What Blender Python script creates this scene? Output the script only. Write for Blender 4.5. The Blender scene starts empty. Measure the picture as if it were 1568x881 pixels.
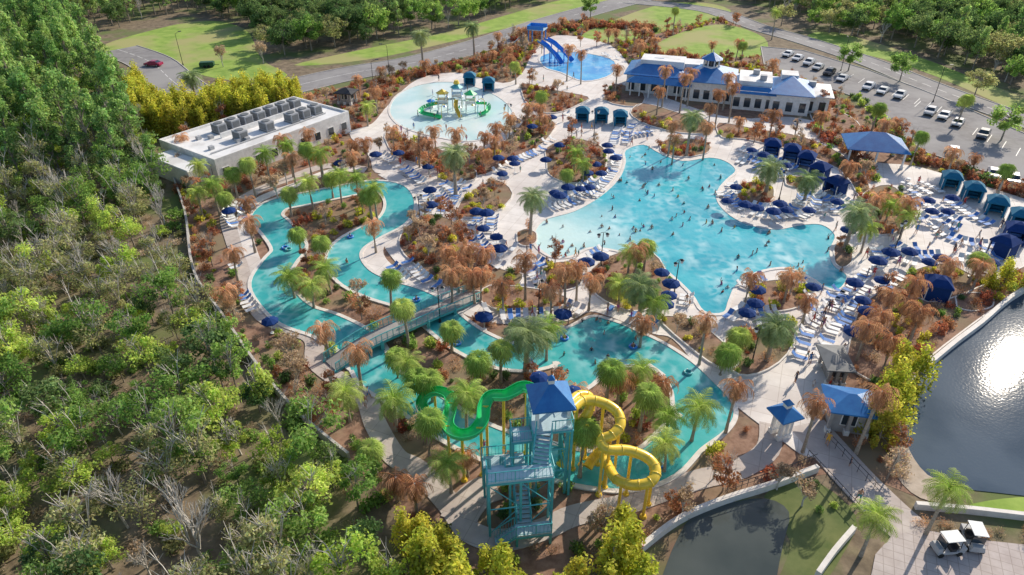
import bpy, math, random
import numpy as np
from mathutils import Vector, Matrix
from mathutils import noise as mn
random.seed(7); rng=np.random.default_rng(7)
TH=math.radians(33); CH=49.0; F=1045.0
# ---- site survey: converts aerial survey marks to ground metres on the level z
def P(px,py,z=0.0):
    x=(px-784)/F; v=(py-440.5)/F
    d=(x, math.cos(TH)-v*math.sin(TH), -(math.sin(TH)+v*math.cos(TH)))
    t=(z-CH)/d[2]
    return Vector((d[0]*t,d[1]*t,z))
def G(px,py): 
    p=P(px,py); return (p.x,p.y)
SC=bpy.context.scene.collection
def link(o,parent=None):
    SC.objects.link(o)
    if parent: o.parent=parent
    return o
def empty(name,loc=(0,0,0),rz=0,parent=None):
    e=bpy.data.objects.new(name,None); e.empty_display_size=0.5
    e.location=loc; e.rotation_euler=(0,0,rz); return link(e,parent)
def inst(name,me,loc,rz=0,s=1.0,parent=None,rx=0,ry=0,sz=None):
    o=bpy.data.objects.new(name,me); o.location=loc; o.rotation_euler=(rx,ry,rz)
    o.scale=(s,s,s if sz is None else sz); return link(o,parent)
# ---------------- mesh builder
class MB:
    def __init__(s): s.v=[];s.f=[];s.m=[];s.c=[]
    def add(s,V,Fc,mat=0,col=(1,1,1)):
        b=len(s.v); s.v.extend([tuple(p) for p in V])
        for f in Fc: s.f.append([i+b for i in f]); s.m.append(mat); s.c.append(col)
    def quads(s,Q,mat,cols):
        b=len(s.v); n=len(Q); s.v.extend(Q.reshape(-1,3).tolist())
        s.f.extend((np.arange(n*4).reshape(n,4)+b).tolist()); s.m.extend([mat]*n); s.c.extend(cols.tolist())
    def box(s,c,sz,mat=0,rz=0,col=(1,1,1),taper=1.0):
        x,y,z=[k/2 for k in sz]; V=[]
        for dz,k in((-z,1),(z,taper)):
            for dx,dy in((-x,-y),(x,-y),(x,y),(-x,y)):
                dx*=k;dy*=k
                V.append((c[0]+dx*math.cos(rz)-dy*math.sin(rz),c[1]+dx*math.sin(rz)+dy*math.cos(rz),c[2]+dz))
        s.add(V,[(3,2,1,0),(4,5,6,7),(0,1,5,4),(1,2,6,5),(2,3,7,6),(3,0,4,7)],mat,col)
    def tube(s,pts,rad,n=6,mat=0,col=(1,1,1),cap=True):
        pts=[Vector(p) for p in pts]
        if not hasattr(rad,'__len__'): rad=[rad]*len(pts)
        V=[]
        for i,p in enumerate(pts):
            t=(pts[min(i+1,len(pts)-1)]-pts[max(i-1,0)])
            if t.length<1e-6: t=Vector((0,0,1))
            t.normalize()
            a=t.cross(Vector((0,0,1)))
            if a.length<0.05: a=Vector((1,0,0))
            a.normalize(); b=a.cross(t)
            for k in range(n):
                an=2*math.pi*k/n
                V.append(p+(a*math.cos(an)+b*math.sin(an))*rad[i])
        Fc=[]
        for i in range(len(pts)-1):
            for k in range(n):
                Fc.append((i*n+k,i*n+(k+1)%n,(i+1)*n+(k+1)%n,(i+1)*n+k))
        if cap: Fc.append(tuple(range(n-1,-1,-1))); Fc.append(tuple(range((len(pts)-1)*n,len(pts)*n)))
        s.add(V,Fc,mat,col)
    def cone(s,c,r,h,n=8,mat=0,rot=0,col=(1,1,1),r2=0.0,bottom=True):
        V=[(c[0]+r*math.cos(rot+2*math.pi*k/n),c[1]+r*math.sin(rot+2*math.pi*k/n),c[2]) for k in range(n)]
        V+=[(c[0]+r2*math.cos(rot+2*math.pi*k/n),c[1]+r2*math.sin(rot+2*math.pi*k/n),c[2]+h) for k in range(n)] if r2>0 else [(c[0],c[1],c[2]+h)]
        if r2>0: Fc=[(k,(k+1)%n,n+(k+1)%n,n+k) for k in range(n)]+[tuple(range(n,2*n))]
        else: Fc=[(k,(k+1)%n,n) for k in range(n)]
        if bottom: Fc.append(tuple(range(n-1,-1,-1)))
        s.add(V,Fc,mat,col)
    def mesh(s,name,mats,smooth=False):
        me=bpy.data.meshes.new(name); me.from_pydata(s.v,[],s.f)
        for m in mats: me.materials.append(m)
        me.polygons.foreach_set('material_index',s.m)
        if smooth: me.polygons.foreach_set('use_smooth',[True]*len(s.f))
        lt=np.zeros(len(s.f),dtype=np.int32); me.polygons.foreach_get('loop_total',lt)
        c=np.ones((len(s.f),4),dtype=np.float32); c[:,:3]=np.array(s.c,dtype=np.float32).reshape(-1,3)
        a=me.color_attributes.new('Col','FLOAT_COLOR','CORNER')
        a.data.foreach_set('color',np.repeat(c,lt,axis=0).ravel()); me.update(); return me
    def obj(s,name,mats,loc=(0,0,0),rz=0,parent=None,smooth=False):
        return inst(name,s.mesh(name,mats,smooth),loc,rz,1,parent)
# ---------------- materials
def newmat(name):
    m=bpy.data.materials.new(name); m.use_nodes=True; nt=m.node_tree; nt.nodes.clear()
    return m,nt,nt.nodes.new,nt.links.new
def surf(name,c1,c2,scale=1.0,rough=0.85,bump=0.0,detail=6,c3=None,s3=0.1,metal=0,spec=0.3,joint=None,seam=None):
    m,nt,N,L=newmat(name)
    out=N('ShaderNodeOutputMaterial'); b=N('ShaderNodeBsdfPrincipled'); L(b.outputs[0],out.inputs[0])
    tc=N('ShaderNodeTexCoord'); n=N('ShaderNodeTexNoise'); n.inputs['Scale'].default_value=scale; n.inputs['Detail'].default_value=detail
    n.inputs['Roughness'].default_value=0.65
    L(tc.outputs['Object'],n.inputs['Vector'])
    r=N('ShaderNodeValToRGB'); r.color_ramp.elements[0].position=0.35; r.color_ramp.elements[1].position=0.65
    r.color_ramp.elements[0].color=(*c1,1); r.color_ramp.elements[1].color=(*c2,1); L(n.outputs[0],r.inputs[0])
    col=r.outputs[0]
    if c3:
        n2=N('ShaderNodeTexNoise'); n2.inputs['Scale'].default_value=s3; n2.inputs['Detail'].default_value=4; L(tc.outputs['Object'],n2.inputs['Vector'])
        r2=N('ShaderNodeValToRGB'); r2.color_ramp.elements[0].position=0.48; r2.color_ramp.elements[1].position=0.62; L(n2.outputs[0],r2.inputs[0])
        mx=N('ShaderNodeMix'); mx.data_type='RGBA'; L(r2.outputs[0],mx.inputs[0]); L(col,mx.inputs[6]); mx.inputs[7].default_value=(*c3,1); col=mx.outputs[2]
    if joint:
        br=N('ShaderNodeTexBrick'); br.inputs['Scale'].default_value=1.0; br.inputs['Brick Width'].default_value=joint[0]; br.inputs['Row Height'].default_value=joint[0]
        br.inputs['Mortar Size'].default_value=joint[1]; br.offset=0; br.inputs['Color1'].default_value=(1,1,1,1); br.inputs['Color2'].default_value=(.93,.91,.90,1); br.inputs['Mortar'].default_value=(.7,.67,.64,1)
        mp=N('ShaderNodeMapping'); mp.inputs['Rotation'].default_value=(0,0,0.4); L(tc.outputs['Object'],mp.inputs[0]); L(mp.outputs[0],br.inputs['Vector'])
        mx=N('ShaderNodeMix'); mx.data_type='RGBA'; mx.blend_type='MULTIPLY'; mx.inputs[0].default_value=1; L(col,mx.inputs[6]); L(br.outputs[0],mx.inputs[7]); col=mx.outputs[2]
    L(col,b.inputs['Base Color']); b.inputs['Roughness'].default_value=rough; b.inputs['Metallic'].default_value=metal
    b.inputs['Specular IOR Level'].default_value=spec
    if bump>0:
        bp=N('ShaderNodeBump'); bp.inputs['Strength'].default_value=bump; bp.inputs['Distance'].default_value=0.1; L(n.outputs[0],bp.inputs['Height']); L(bp.outputs[0],b.inputs['Normal'])
    if seam:
        w=N('ShaderNodeTexWave'); w.inputs['Scale'].default_value=seam; w.bands_direction='X'; L(tc.outputs['Object'],w.inputs[0])
        bp=N('ShaderNodeBump'); bp.inputs['Strength'].default_value=0.25; bp.inputs['Distance'].default_value=0.02; L(w.outputs[0],bp.inputs['Height']); L(bp.outputs[0],b.inputs['Normal'])
    return m
def plain(name,c,rough=0.6,metal=0,spec=0.4): 
    return surf(name,tuple(k*0.88 for k in c),tuple(min(1,k*1.1) for k in c),1.5,rough,metal=metal,spec=spec)
def leaf(name,c1,c2,tr=0.45):
    m,nt,N,L=newmat(name)
    out=N('ShaderNodeOutputMaterial'); oi=N('ShaderNodeObjectInfo'); at=N('ShaderNodeAttribute'); at.attribute_name='Col'
    mx=N('ShaderNodeMix'); mx.data_type='RGBA'; L(oi.outputs['Random'],mx.inputs[0]); mx.inputs[6].default_value=(*c1,1); mx.inputs[7].default_value=(*c2,1)
    mu=N('ShaderNodeMix'); mu.data_type='RGBA'; mu.blend_type='MULTIPLY'; mu.inputs[0].default_value=1; L(mx.outputs[2],mu.inputs[6]); L(at.outputs['Color'],mu.inputs[7])
    m2=N('ShaderNodeMix'); m2.data_type='RGBA'; m2.blend_type='MULTIPLY'; m2.inputs[0].default_value=1; L(mu.outputs[2],m2.inputs[6]); m2.inputs[7].default_value=(1.5,1.5,1.2,1)
    d=N('ShaderNodeBsdfDiffuse'); t=N('ShaderNodeBsdfTranslucent'); L(mu.outputs[2],d.inputs[0]); L(m2.outputs[2],t.inputs[0])
    s=N('ShaderNodeMixShader'); s.inputs[0].default_value=tr; L(d.outputs[0],s.inputs[1]); L(t.outputs[0],s.inputs[2]); L(s.outputs[0],out.inputs[0])
    return m
def water(name,deep,mid,pale=None,src=None,rad=20,rough=0.1,bump=0.25,bs=2.0,caus=0.35,spec=.5,det=4):
    m,nt,N,L=newmat(name)
    out=N('ShaderNodeOutputMaterial'); b=N('ShaderNodeBsdfPrincipled'); L(b.outputs[0],out.inputs[0])
    tc=N('ShaderNodeTexCoord')
    n=N('ShaderNodeTexNoise'); n.inputs['Scale'].default_value=0.12; n.inputs['Detail'].default_value=5; L(tc.outputs['Object'],n.inputs[0])
    r=N('ShaderNodeValToRGB'); r.color_ramp.elements[0].position=0.38; r.color_ramp.elements[1].position=0.62; r.color_ramp.elements[0].color=(*deep,1); r.color_ramp.elements[1].color=(*mid,1); L(n.outputs[0],r.inputs[0]); col=r.outputs[0]
    if pale:
        vm=N('ShaderNodeVectorMath'); vm.operation='DISTANCE'; L(tc.outputs['Object'],vm.inputs[0]); vm.inputs[1].default_value=(src[0],src[1],0)
        ad=N('ShaderNodeMath'); ad.operation='MULTIPLY_ADD'; L(n.outputs[0],ad.inputs[0]); ad.inputs[1].default_value=14; L(vm.outputs['Value'],ad.inputs[2])
        mr=N('ShaderNodeMapRange'); L(ad.outputs[0],mr.inputs[0]); mr.inputs[1].default_value=11; mr.inputs[2].default_value=rad+7; mr.inputs[3].default_value=1; mr.inputs[4].default_value=0
        mx=N('ShaderNodeMix'); mx.data_type='RGBA'; L(mr.outputs[0],mx.inputs[0]); L(col,mx.inputs[6]); mx.inputs[7].default_value=(*pale,1); col=mx.outputs[2]
    if caus>0:
        nd=N('ShaderNodeTexNoise'); nd.inputs['Scale'].default_value=0.5; L(tc.outputs['Object'],nd.inputs[0])
        va=N('ShaderNodeVectorMath'); va.operation='MULTIPLY_ADD'; L(nd.outputs[1],va.inputs[0]); va.inputs[1].default_value=(1.8,1.8,0); L(tc.outputs['Object'],va.inputs[2])
        vo=N('ShaderNodeTexVoronoi'); vo.feature='SMOOTH_F1'; vo.inputs['Scale'].default_value=1.0; L(va.outputs[0],vo.inputs['Vector'])
        # caustic light and white reflection streaks painted into the colour, stronger in stretched patches
        mp=N('ShaderNodeMapping'); mp.inputs['Rotation'].default_value=(0,0,.75); mp.inputs['Scale'].default_value=(.35,.09,1); L(tc.outputs['Object'],mp.inputs[0])
        np_=N('ShaderNodeTexNoise'); np_.inputs['Scale'].default_value=1.0; np_.inputs['Detail'].default_value=3; L(mp.outputs[0],np_.inputs[0])
        mq=N('ShaderNodeMapRange'); L(np_.outputs[0],mq.inputs[0]); mq.inputs[1].default_value=.44; mq.inputs[2].default_value=.68; mq.inputs[3].default_value=.2; mq.inputs[4].default_value=1.7
        mr=N('ShaderNodeMapRange'); L(vo.outputs['Distance'],mr.inputs[0]); mr.inputs[1].default_value=0.25; mr.inputs[2].default_value=0.75; mr.inputs[3].default_value=0; mr.inputs[4].default_value=caus
        mm=N('ShaderNodeMath'); mm.operation='MULTIPLY'; mm.use_clamp=True; L(mr.outputs[0],mm.inputs[0]); L(mq.outputs[0],mm.inputs[1])
        mx=N('ShaderNodeMix'); mx.data_type='RGBA'; L(mm.outputs[0],mx.inputs[0]); L(col,mx.inputs[6]); mx.inputs[7].default_value=(.62,.86,.88,1); col=mx.outputs[2]
    L(col,b.inputs['Base Color']); b.inputs['Roughness'].default_value=rough; b.inputs['IOR'].default_value=1.33; b.inputs['Specular IOR Level'].default_value=spec
    n3=N('ShaderNodeTexNoise'); n3.inputs['Scale'].default_value=bs; n3.inputs['Detail'].default_value=det; L(tc.outputs['Object'],n3.inputs[0])
    bp=N('ShaderNodeBump'); bp.inputs['Strength'].default_value=bump; bp.inputs['Distance'].default_value=0.15; L(n3.outputs[0],bp.inputs['Height']); L(bp.outputs[0],b.inputs['Normal'])
    return m
M={}
M['ground']=surf('forest_floor',(.13,.10,.07),(.28,.22,.15),.6,.95,.4,8,(.14,.18,.06),.08)
M['grass']=surf('lawn_grass',(.19,.31,.05),(.34,.46,.10),.25,.95,.2,10,(.38,.37,.15),.06)
M['dgrass']=surf('bank_grass',(.10,.14,.045),(.19,.21,.08),.35,.95,.2,10,(.20,.13,.09),.09)
M['mulch']=surf('mulch',(.20,.115,.08),(.37,.235,.17),.9,.95,.4,10,(.24,.19,.12),.12)
M['deck']=surf('pool_deck_concrete',(.71,.67,.64),(.86,.82,.79),.5,.75,.05,8,(.66,.61,.58),.09,joint=(2.4,.03))
M['path']=surf('path_concrete',(.48,.42,.39),(.60,.54,.50),.6,.8,.05,8,joint=(2.0,.03))
M['cop']=surf('coping_concrete',(.66,.62,.58),(.80,.76,.72),1.2,.7)
M['asph']=surf('asphalt',(.22,.21,.215),(.30,.29,.295),.5,.9,.1,8,(.33,.32,.32),.06)
M['curb']=surf('kerb_concrete',(.46,.44,.41),(.56,.53,.50),1,.8)
M['paint']=plain('road_paint',(.8,.8,.78))
M['paver']=surf('plaza_pavers',(.46,.40,.38),(.56,.50,.48),.8,.8,.05,8,joint=(.8,.03))
M['sand']=surf('sand',(.40,.33,.26),(.54,.46,.38),1,.9)
M['white']=plain('white_stucco',(.80,.79,.77),.7)
M['roofw']=surf('white_roof_membrane',(.76,.76,.76),(.88,.88,.88),.6,.6,c3=(.66,.65,.64),s3=.3)
M['blue']=surf('blue_metal_roof',(.015,.14,.42),(.03,.21,.52),.7,.38,spec=.5,seam=6)
M['navy']=plain('navy_canvas',(.012,.045,.18),.85,spec=.15)
M['teal']=plain('teal_canvas',(.01,.16,.28),.8)
M['tealst']=plain('teal_painted_steel',(.10,.47,.50),.45)
M['tdeck']=plain('blue_grey_deck',(.44,.58,.63),.6)
M['green']=plain('green_fiberglass',(.03,.62,.19),.25,spec=.6)
M['yellow']=plain('yellow_fiberglass',(.90,.62,.06),.25,spec=.6)
M['slblue']=plain('blue_fiberglass',(.03,.24,.72),.3)
M['wood']=plain('weathered_wood',(.36,.34,.33),.8)
M['grey']=plain('grey_metal',(.40,.41,.43),.6,0)
M['dgrey']=plain('condenser_coil',(.16,.17,.18),.6,0)
M['tgreen']=plain('trailer_paint',(.03,.10,.05),.5)
M['dark']=plain('dark_metal',(.03,.03,.035),.5)
M['glass']=plain('dark_glass',(.03,.045,.06),.1,spec=.8)
M['bark']=surf('bark',(.20,.17,.14),(.38,.33,.28),4,.95)
M['pbark']=surf('palm_bark',(.28,.23,.18),(.46,.40,.33),5,.95)
M['twig']=surf('grey_twigs',(.40,.37,.33),(.64,.60,.55),3,.95)
M['loungew']=plain('white_sling',(.80,.81,.82),.6)
M['loungeb']=plain('blue_sling',(.10,.25,.62),.7)
M['tyre']=plain('tyre_rubber',(.02,.02,.02),.9)
M['redl']=plain('tail_lamp_red',(.4,.02,.02),.3)
M['pool']=water('pool_water',(.030,.36,.47),(.075,.49,.58),(.60,.80,.78),G(838,362),16,bump=.22,bs=1.6,caus=.44)
M['river']=water('lazy_river_water',(.035,.37,.39),(.08,.48,.48),None,bump=.2,bs=1.8,caus=.34)
M['splash']=water('splash_pad_water',(.52,.72,.72),(.74,.82,.80),None,bump=.12,caus=.2,rough=.25)
M['bpool']=water('blue_pool_water',(.03,.28,.66),(.08,.44,.76),None,bump=.2,caus=.3)
M['lake']=water('lake_water',(.045,.075,.115),(.085,.12,.165),None,rough=.05,bump=.03,bs=3.5,caus=0,spec=.10,det=1)
M['pond']=water('pond_water',(.055,.07,.07),(.09,.105,.10),None,rough=.03,bump=.012,bs=.8,caus=0,spec=.4,det=2)
for nm,key,rg_ in(('car_paint','car',.25),('swimwear','swim',.8)):
    m,nt,N,L=newmat(nm); o_=N('ShaderNodeOutputMaterial'); b_=N('ShaderNodeBsdfPrincipled'); oi=N('ShaderNodeObjectInfo'); L(oi.outputs['Color'],b_.inputs['Base Color']); b_.inputs['Roughness'].default_value=rg_; L(b_.outputs[0],o_.inputs[0]); M[key]=m
M['skin']=plain('skin',(.45,.26,.18),.6); M['hair']=plain('hair',(.05,.03,.02),.7)
M['lf_lime']=leaf('leaf_lime',(.36,.48,.10),(.53,.62,.18),.5)
M['lf_green']=leaf('leaf_green',(.17,.30,.08),(.31,.44,.13),.48)
M['lf_dark']=leaf('leaf_dark',(.10,.18,.07),(.19,.27,.11),.42)
M['lf_olive']=leaf('leaf_olive',(.28,.30,.14),(.43,.43,.22),.45)
M['lf_pine']=leaf('leaf_pine',(.22,.37,.13),(.36,.48,.18),.42)
M['lf_gold']=leaf('leaf_bamboo',(.42,.46,.07),(.58,.54,.10),.48)
M['lf_rust']=leaf('leaf_rust',(.36,.16,.095),(.54,.29,.17),.42)
M['lf_red']=leaf('leaf_red',(.32,.10,.07),(.44,.18,.11),.42)
M['lf_tan']=leaf('leaf_tan',(.44,.33,.24),(.60,.46,.35),.4)
M['lf_palm']=leaf('leaf_palm',(.30,.43,.11),(.50,.57,.19),.48)
M['lf_date']=leaf('leaf_date',(.26,.35,.17),(.38,.44,.24),.4)
M['lf_dead']=leaf('leaf_dead_palm',(.46,.25,.15),(.62,.39,.25),.42)
# ---------------- curves / polygons
def smooth(pts,n=5,closed=True):
    out=[];N_=len(pts)
    for i in (range(N_) if closed else range(N_-1)):
        if closed: p0,p1,p2,p3=[pts[(i+k)%N_] for k in(-1,0,1,2)]
        else: p0,p1,p2,p3=pts[max(i-1,0)],pts[i],pts[i+1],pts[min(i+2,N_-1)]
        for k in range(n):
            t=k/n
            out.append(tuple(0.5*((2*b)+(-a+c)*t+(2*a-5*b+4*c-d)*t*t+(-a+3*b-3*c+d)*t**3) for a,b,c,d in zip(p0,p1,p2,p3)))
    if not closed: out.append(tuple(pts[-1]))
    return out
def W(pxs): return [G(*p) for p in pxs]
def inside(p,poly):
    x,y=p; c=False; n=len(poly); j=n-1
    for i in range(n):
        xi,yi=poly[i];xj,yj=poly[j]
        if (yi>y)!=(yj>y) and x<(xj-xi)*(y-yi)/(yj-yi)+xi: c=not c
        j=i
    return c
class Reg:
    def __init__(s,poly): s.p=poly; s.x0=min(a for a,b in poly); s.x1=max(a for a,b in poly); s.y0=min(b for a,b in poly); s.y1=max(b for a,b in poly)
    def has(s,p,m=0):
        if p[0]<s.x0-m or p[0]>s.x1+m or p[1]<s.y0-m or p[1]>s.y1+m: return False
        if inside(p,s.p): return True
        if m>0:
            for k in range(6):
                a=k*math.pi/3
                if inside((p[0]+m*math.cos(a),p[1]+m*math.sin(a)),s.p): return True
        return False
def area(poly): return sum(a[0]*b[1]-b[0]*a[1] for a,b in zip(poly,poly[1:]+poly[:1]))/2
def sheet(name,poly,z,mat,thick=0):
    if area(poly)<0: poly=poly[::-1]
    mb=MB(); n=len(poly)
    mb.add([(x,y,z) for x,y in poly],[tuple(range(n))])
    if thick: mb.add([(x,y,z) for x,y in poly]+[(x,y,z-thick) for x,y in poly],[(i,i+n,(i+1)%n+n,(i+1)%n) for i in range(n)])
    return mb.obj(name,[mat])
def offs(pts,d,closed=False):
    out=[];n=len(pts)
    for i in range(n):
        a=pts[(i-1)%n] if closed else pts[max(i-1,0)]; b=pts[(i+1)%n] if closed else pts[min(i+1,n-1)]
        tx,ty=b[0]-a[0],b[1]-a[1]; l=math.hypot(tx,ty) or 1
        out.append((pts[i][0]-ty/l*d,pts[i][1]+tx/l*d))
    return out
def ribbon(name,pts,w,z,mat,n=5,thick=0,parent=None):
    c=smooth(pts,n,False); Lf=offs(c,w/2); Rt=offs(c,-w/2); mb=MB()
    k=len(c); V=[(x,y,z) for x,y in Lf]+[(x,y,z) for x,y in Rt]
    mb.add(V,[(i,i+k,i+1+k,i+1) for i in range(k-1)])
    if thick:
        V2=V+[(x,y,z-thick) for x,y,_ in V]
        mb.add(V2,[(i,i+1,i+1+2*k,i+2*k) for i in range(k-1)]+[(i+k,i+3*k,i+1+3*k,i+1+k) for i in range(k-1)])
    o=mb.obj(name,[mat],parent=parent)
    return o,Lf+Rt[::-1],c
def wall(name,pts,w,z0,z1,mat,n=4,closed=False,skip=None,smoothit=True,parent=None):
    c=smooth(pts,n,closed) if smoothit else pts
    A=offs(c,w/2,closed);B=offs(c,-w/2,closed); mb=MB(); k=len(c)
    V=[(x,y,z1) for x,y in A]+[(x,y,z1) for x,y in B]+[(x,y,z0) for x,y in A]+[(x,y,z0) for x,y in B]
    Fc=[]
    for i in range(k if closed else k-1):
        j=(i+1)%k
        if skip and skip(((c[i][0]+c[j][0])/2,(c[i][1]+c[j][1])/2)): continue
        Fc+=[(i,i+k,j+k,j),(i,j,j+2*k,i+2*k),(i+k,i+3*k,j+3*k,j+k)]
        if not closed and i==0: Fc.append((i,i+2*k,i+3*k,i+k))
        if not closed and j==k-1: Fc.append((j,j+k,j+3*k,j+2*k))
    mb.add(V,Fc); return mb.obj(name,[mat],parent=parent)
# ======================= GROUND
mb=MB(); S=3500
mb.add([(-S,-S,0),(S,-S,0),(S,S,0),(-S,S,0)],[(0,1,2,3)]); mb.obj('ground',[M['ground']])
park_px=[(262,270),(285,335),(300,420),(345,492),(400,572),(460,642),(530,702),(590,765),(640,815),(700,870),(860,885),(945,870),(1040,795),(1110,765),(1190,740),(1300,720),(1400,760),(1380,650),(1400,590),(1460,530),(1568,445),(1700,380),(1640,320),(1520,270),(1400,225),(1300,160),(1200,95),(1120,30),(1000,30),(880,38),(700,95),(560,125),(460,150),(300,180),(262,220)]
PARK=Reg(W(park_px)); sheet('mulch_ground',PARK.p,.02,M['mulch'])
LAWN=[]
def lawn(px,z=.024,mat='grass'): 
    p=smooth(W(px),4); LAWN.append(Reg(p)); return sheet('grass_lawn',p,z,M[mat])
lawn([(150,75),(220,50),(310,32),(375,45),(400,90),(440,115),(400,125),(330,120),(280,105),(230,85)])
lawn([(1000,72),(1050,48),(1110,38),(1170,58),(1165,85),(1090,88),(1030,86)],.028)
lawn([(450,100),(560,92),(700,62),(860,22),(960,-8),(930,-14),(840,5),(690,48),(560,75)])
lawn([(940,885),(1010,830),(1080,785),(1050,830),(1030,890),(1000,950),(900,960)],.032,'dgrass')
lawn([(1170,760),(1240,735),(1310,790),(1290,850),(1250,900),(1190,900),(1210,830)],.03,'dgrass')
lawn([(1480,775),(1560,762),(1640,770),(1700,800),(1600,792),(1510,788)],.036)
lawn([(880,60),(1000,10),(1080,5),(1120,20),(1050,40),(960,62)],.04)
lawn([(1240,60),(1400,105),(1568,175),(1800,260),(1800,230),(1568,150),(1400,85),(1280,50)],.036)
# roads
def road(name,pts,w,z):
    o,poly,c=ribbon(name,pts,w,z,M['asph'])
    for s in(1,-1):
        l=offs(c,s*(w/2+.1)); wall('kerb',l,.22,0,z+.12,M['curb'],smoothit=False)
    mb=MB(); k=len(c)
    for i in range(0,k-1):
        a,b=c[i],c[i+1]; L_=math.hypot(b[0]-a[0],b[1]-a[1]); n=max(1,int(L_/6)); an=math.atan2(b[1]-a[1],b[0]-a[0])
        for j in range(n): t=(j+.5)/n; mb.box((a[0]+(b[0]-a[0])*t,a[1]+(b[1]-a[1])*t,z+.006),(3,.14,.008),0,an)
    mb.obj('lane_markings',[M['paint']])
    return Reg(poly)
ROADS=[road('road',W([(380,150),(460,130),(540,112),(640,95),(740,68),(850,32),(960,2),(1080,-25)]),11.5,.045)]
ROADS.append(road('road',W([(180,76),(230,95),(265,125),(300,145),(380,150)]),11,.05))
ROADS.append(road('road',W([(960,2),(1080,15),(1160,42),(1230,62),(1330,95),(1430,135),(1568,185),(1800,270)]),8,.055))
lot=W([(1165,72),(1230,78),(1330,108),(1430,145),(1568,205),(1720,265),(1720,325),(1568,282),(1490,258),(1420,235),(1375,205),(1310,150),(1240,125),(1170,100)])
sheet('parking_lot',lot,.065,M['asph']); LOT=Reg(lot)
wall('kerb',lot+[lot[0]],.2,0,.2,M['curb'],smoothit=False)
# deck
deck_px=[(535,205),(570,190),(596,160),(640,122),(700,112),(770,128),(800,112),(815,85),(850,55),(935,70),(985,130),(1060,165),(1130,182),(1210,180),(1290,200),(1330,245),(1400,255),(1480,278),(1568,305),(1640,330),(1700,380),(1568,420),(1500,425),(1450,405),(1400,415),(1350,450),(1315,500),(1290,560),(1262,610),(1255,650),(1275,690),(1235,700),(1190,670),(1130,625),(1075,570),(1030,520),(1000,512),(950,492),(905,478),(870,492),(800,498),(730,490),(680,462),(640,435),(600,395),(590,370),(625,345),(640,310),(620,270),(575,265),(565,240)]
DECK=Reg(smooth(W(deck_px),4)); sheet('pool_deck',DECK.p,.10,M['deck'],.1)
PATHS=[]
def path(px,w,z,mat='path',name='footpath'):
    o,poly,c=ribbon(name,W(px),w,z,M[mat],thick=z); PATHS.append(Reg(poly)); return c
path([(560,260),(500,255),(440,275),(390,295),(350,325),(358,370),(375,410),(385,450),(405,485),(450,505),(480,520),(485,555),(530,590),(560,610),(575,650),(605,700),(640,720),(690,775),(720,815),(770,828),(830,812),(880,790),(950,775),(1010,755),(1070,735),(1130,720),(1175,690),(1180,650)],2.2,.104)
path([(560,262),(510,262),(450,285),(400,305),(372,330),(382,380),(395,420),(390,455),(410,478)],1.8,.108,'deck','pool_deck_strip')
path([(700,800),(715,775),(735,755),(760,745)],3.2,.112)
path([(1235,650),(1270,690),(1310,735),(1360,785),(1400,820)],4.0,.116,'path','causeway')
path([(590,265),(630,290),(640,320),(610,350),(575,375),(575,400),(610,430),(660,455)],3.0,.096,'deck','pool_deck_strip')
plz=W([(1330,900),(1340,850),(1365,822),(1410,812),(1500,828),(1700,850),(1800,980),(1300,980)]); sheet('plaza',plz,.12,M['paver'],.12); PLZ=Reg(plz)
# waters
pool_px=[(958,232),(985,223),(1010,236),(1045,248),(1085,243),(1110,248),(1126,262),(1112,276),(1099,292),(1098,310),(1118,332),(1150,347),(1190,353),(1228,346),(1258,346),(1278,362),(1270,385),(1276,408),(1296,424),(1284,444),(1262,440),(1243,427),(1205,411),(1158,418),(1127,438),(1115,462),(1107,480),(1078,478),(1060,452),(1032,425),(1000,400),(960,388),(905,380),(872,394),(840,392),(818,368),(832,340),(880,325),(920,302),(948,275),(958,250)]
act_px=[(905,488),(925,490),(960,502),(990,520),(1008,545),(985,560),(935,562),(905,590),(880,600),(855,585),(852,555),(835,540),(848,515),(880,500)]
r1_px=[(568,560),(548,527),(500,500),(455,484),(425,457),(412,430),(428,402),(443,380),(425,352),(408,333),(425,315),(470,305),(520,295),(565,287),(600,291),(613,312),(602,338),(565,358),(535,377),(526,398),(543,424),(580,443),(625,457),(655,472),(690,502),(725,526),(775,546),(825,545),(860,520)]
r2_px=[(560,540),(578,577),(620,603),(660,630),(710,662),(770,688),(840,706),(900,720),(958,724),(1008,708),(1045,672),(1082,645),(1092,622),(1066,592),(1040,567),(1005,543),(965,522)]
splash_px=[(598,165),(612,145),(645,131),(690,127),(735,137),(770,155),(785,178),(765,203),(722,217),(672,211),(622,197),(602,182)]
bp_px=[(828,88),(860,80),(905,84),(940,95),(935,115),(895,125),(860,112),(835,104)]
WAT=[]
def addw(name,poly,z,mat): WAT.append([name,Reg(poly),z,mat])
addw('swimming_pool',smooth(W(pool_px),4),.13,M['pool'])
addw('activity_pool',smooth(W(act_px),4),.138,M['river'])
c=smooth(W(r1_px),5,False); addw('lazy_river',offs(c,2.25)+offs(c,-2.25)[::-1],.130,M['river'])
c=smooth(W(r2_px),5,False); addw('lazy_river',offs(c,2.0)+offs(c,-2.0)[::-1],.134,M['river'])
addw('splash_pad',smooth(W(splash_px),4),.13,M['splash'])
addw('kids_slide_pool',smooth(W(bp_px),4),.13,M['bpool'])
addw('activity_pool',smooth(W([(985,525),(1025,545),(1055,570),(1075,600),(1108,612),(1112,640),(1088,655),(1052,650),(1035,630),(1030,600),(1015,575),(990,555)]),4),.142,M['river'])
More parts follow.
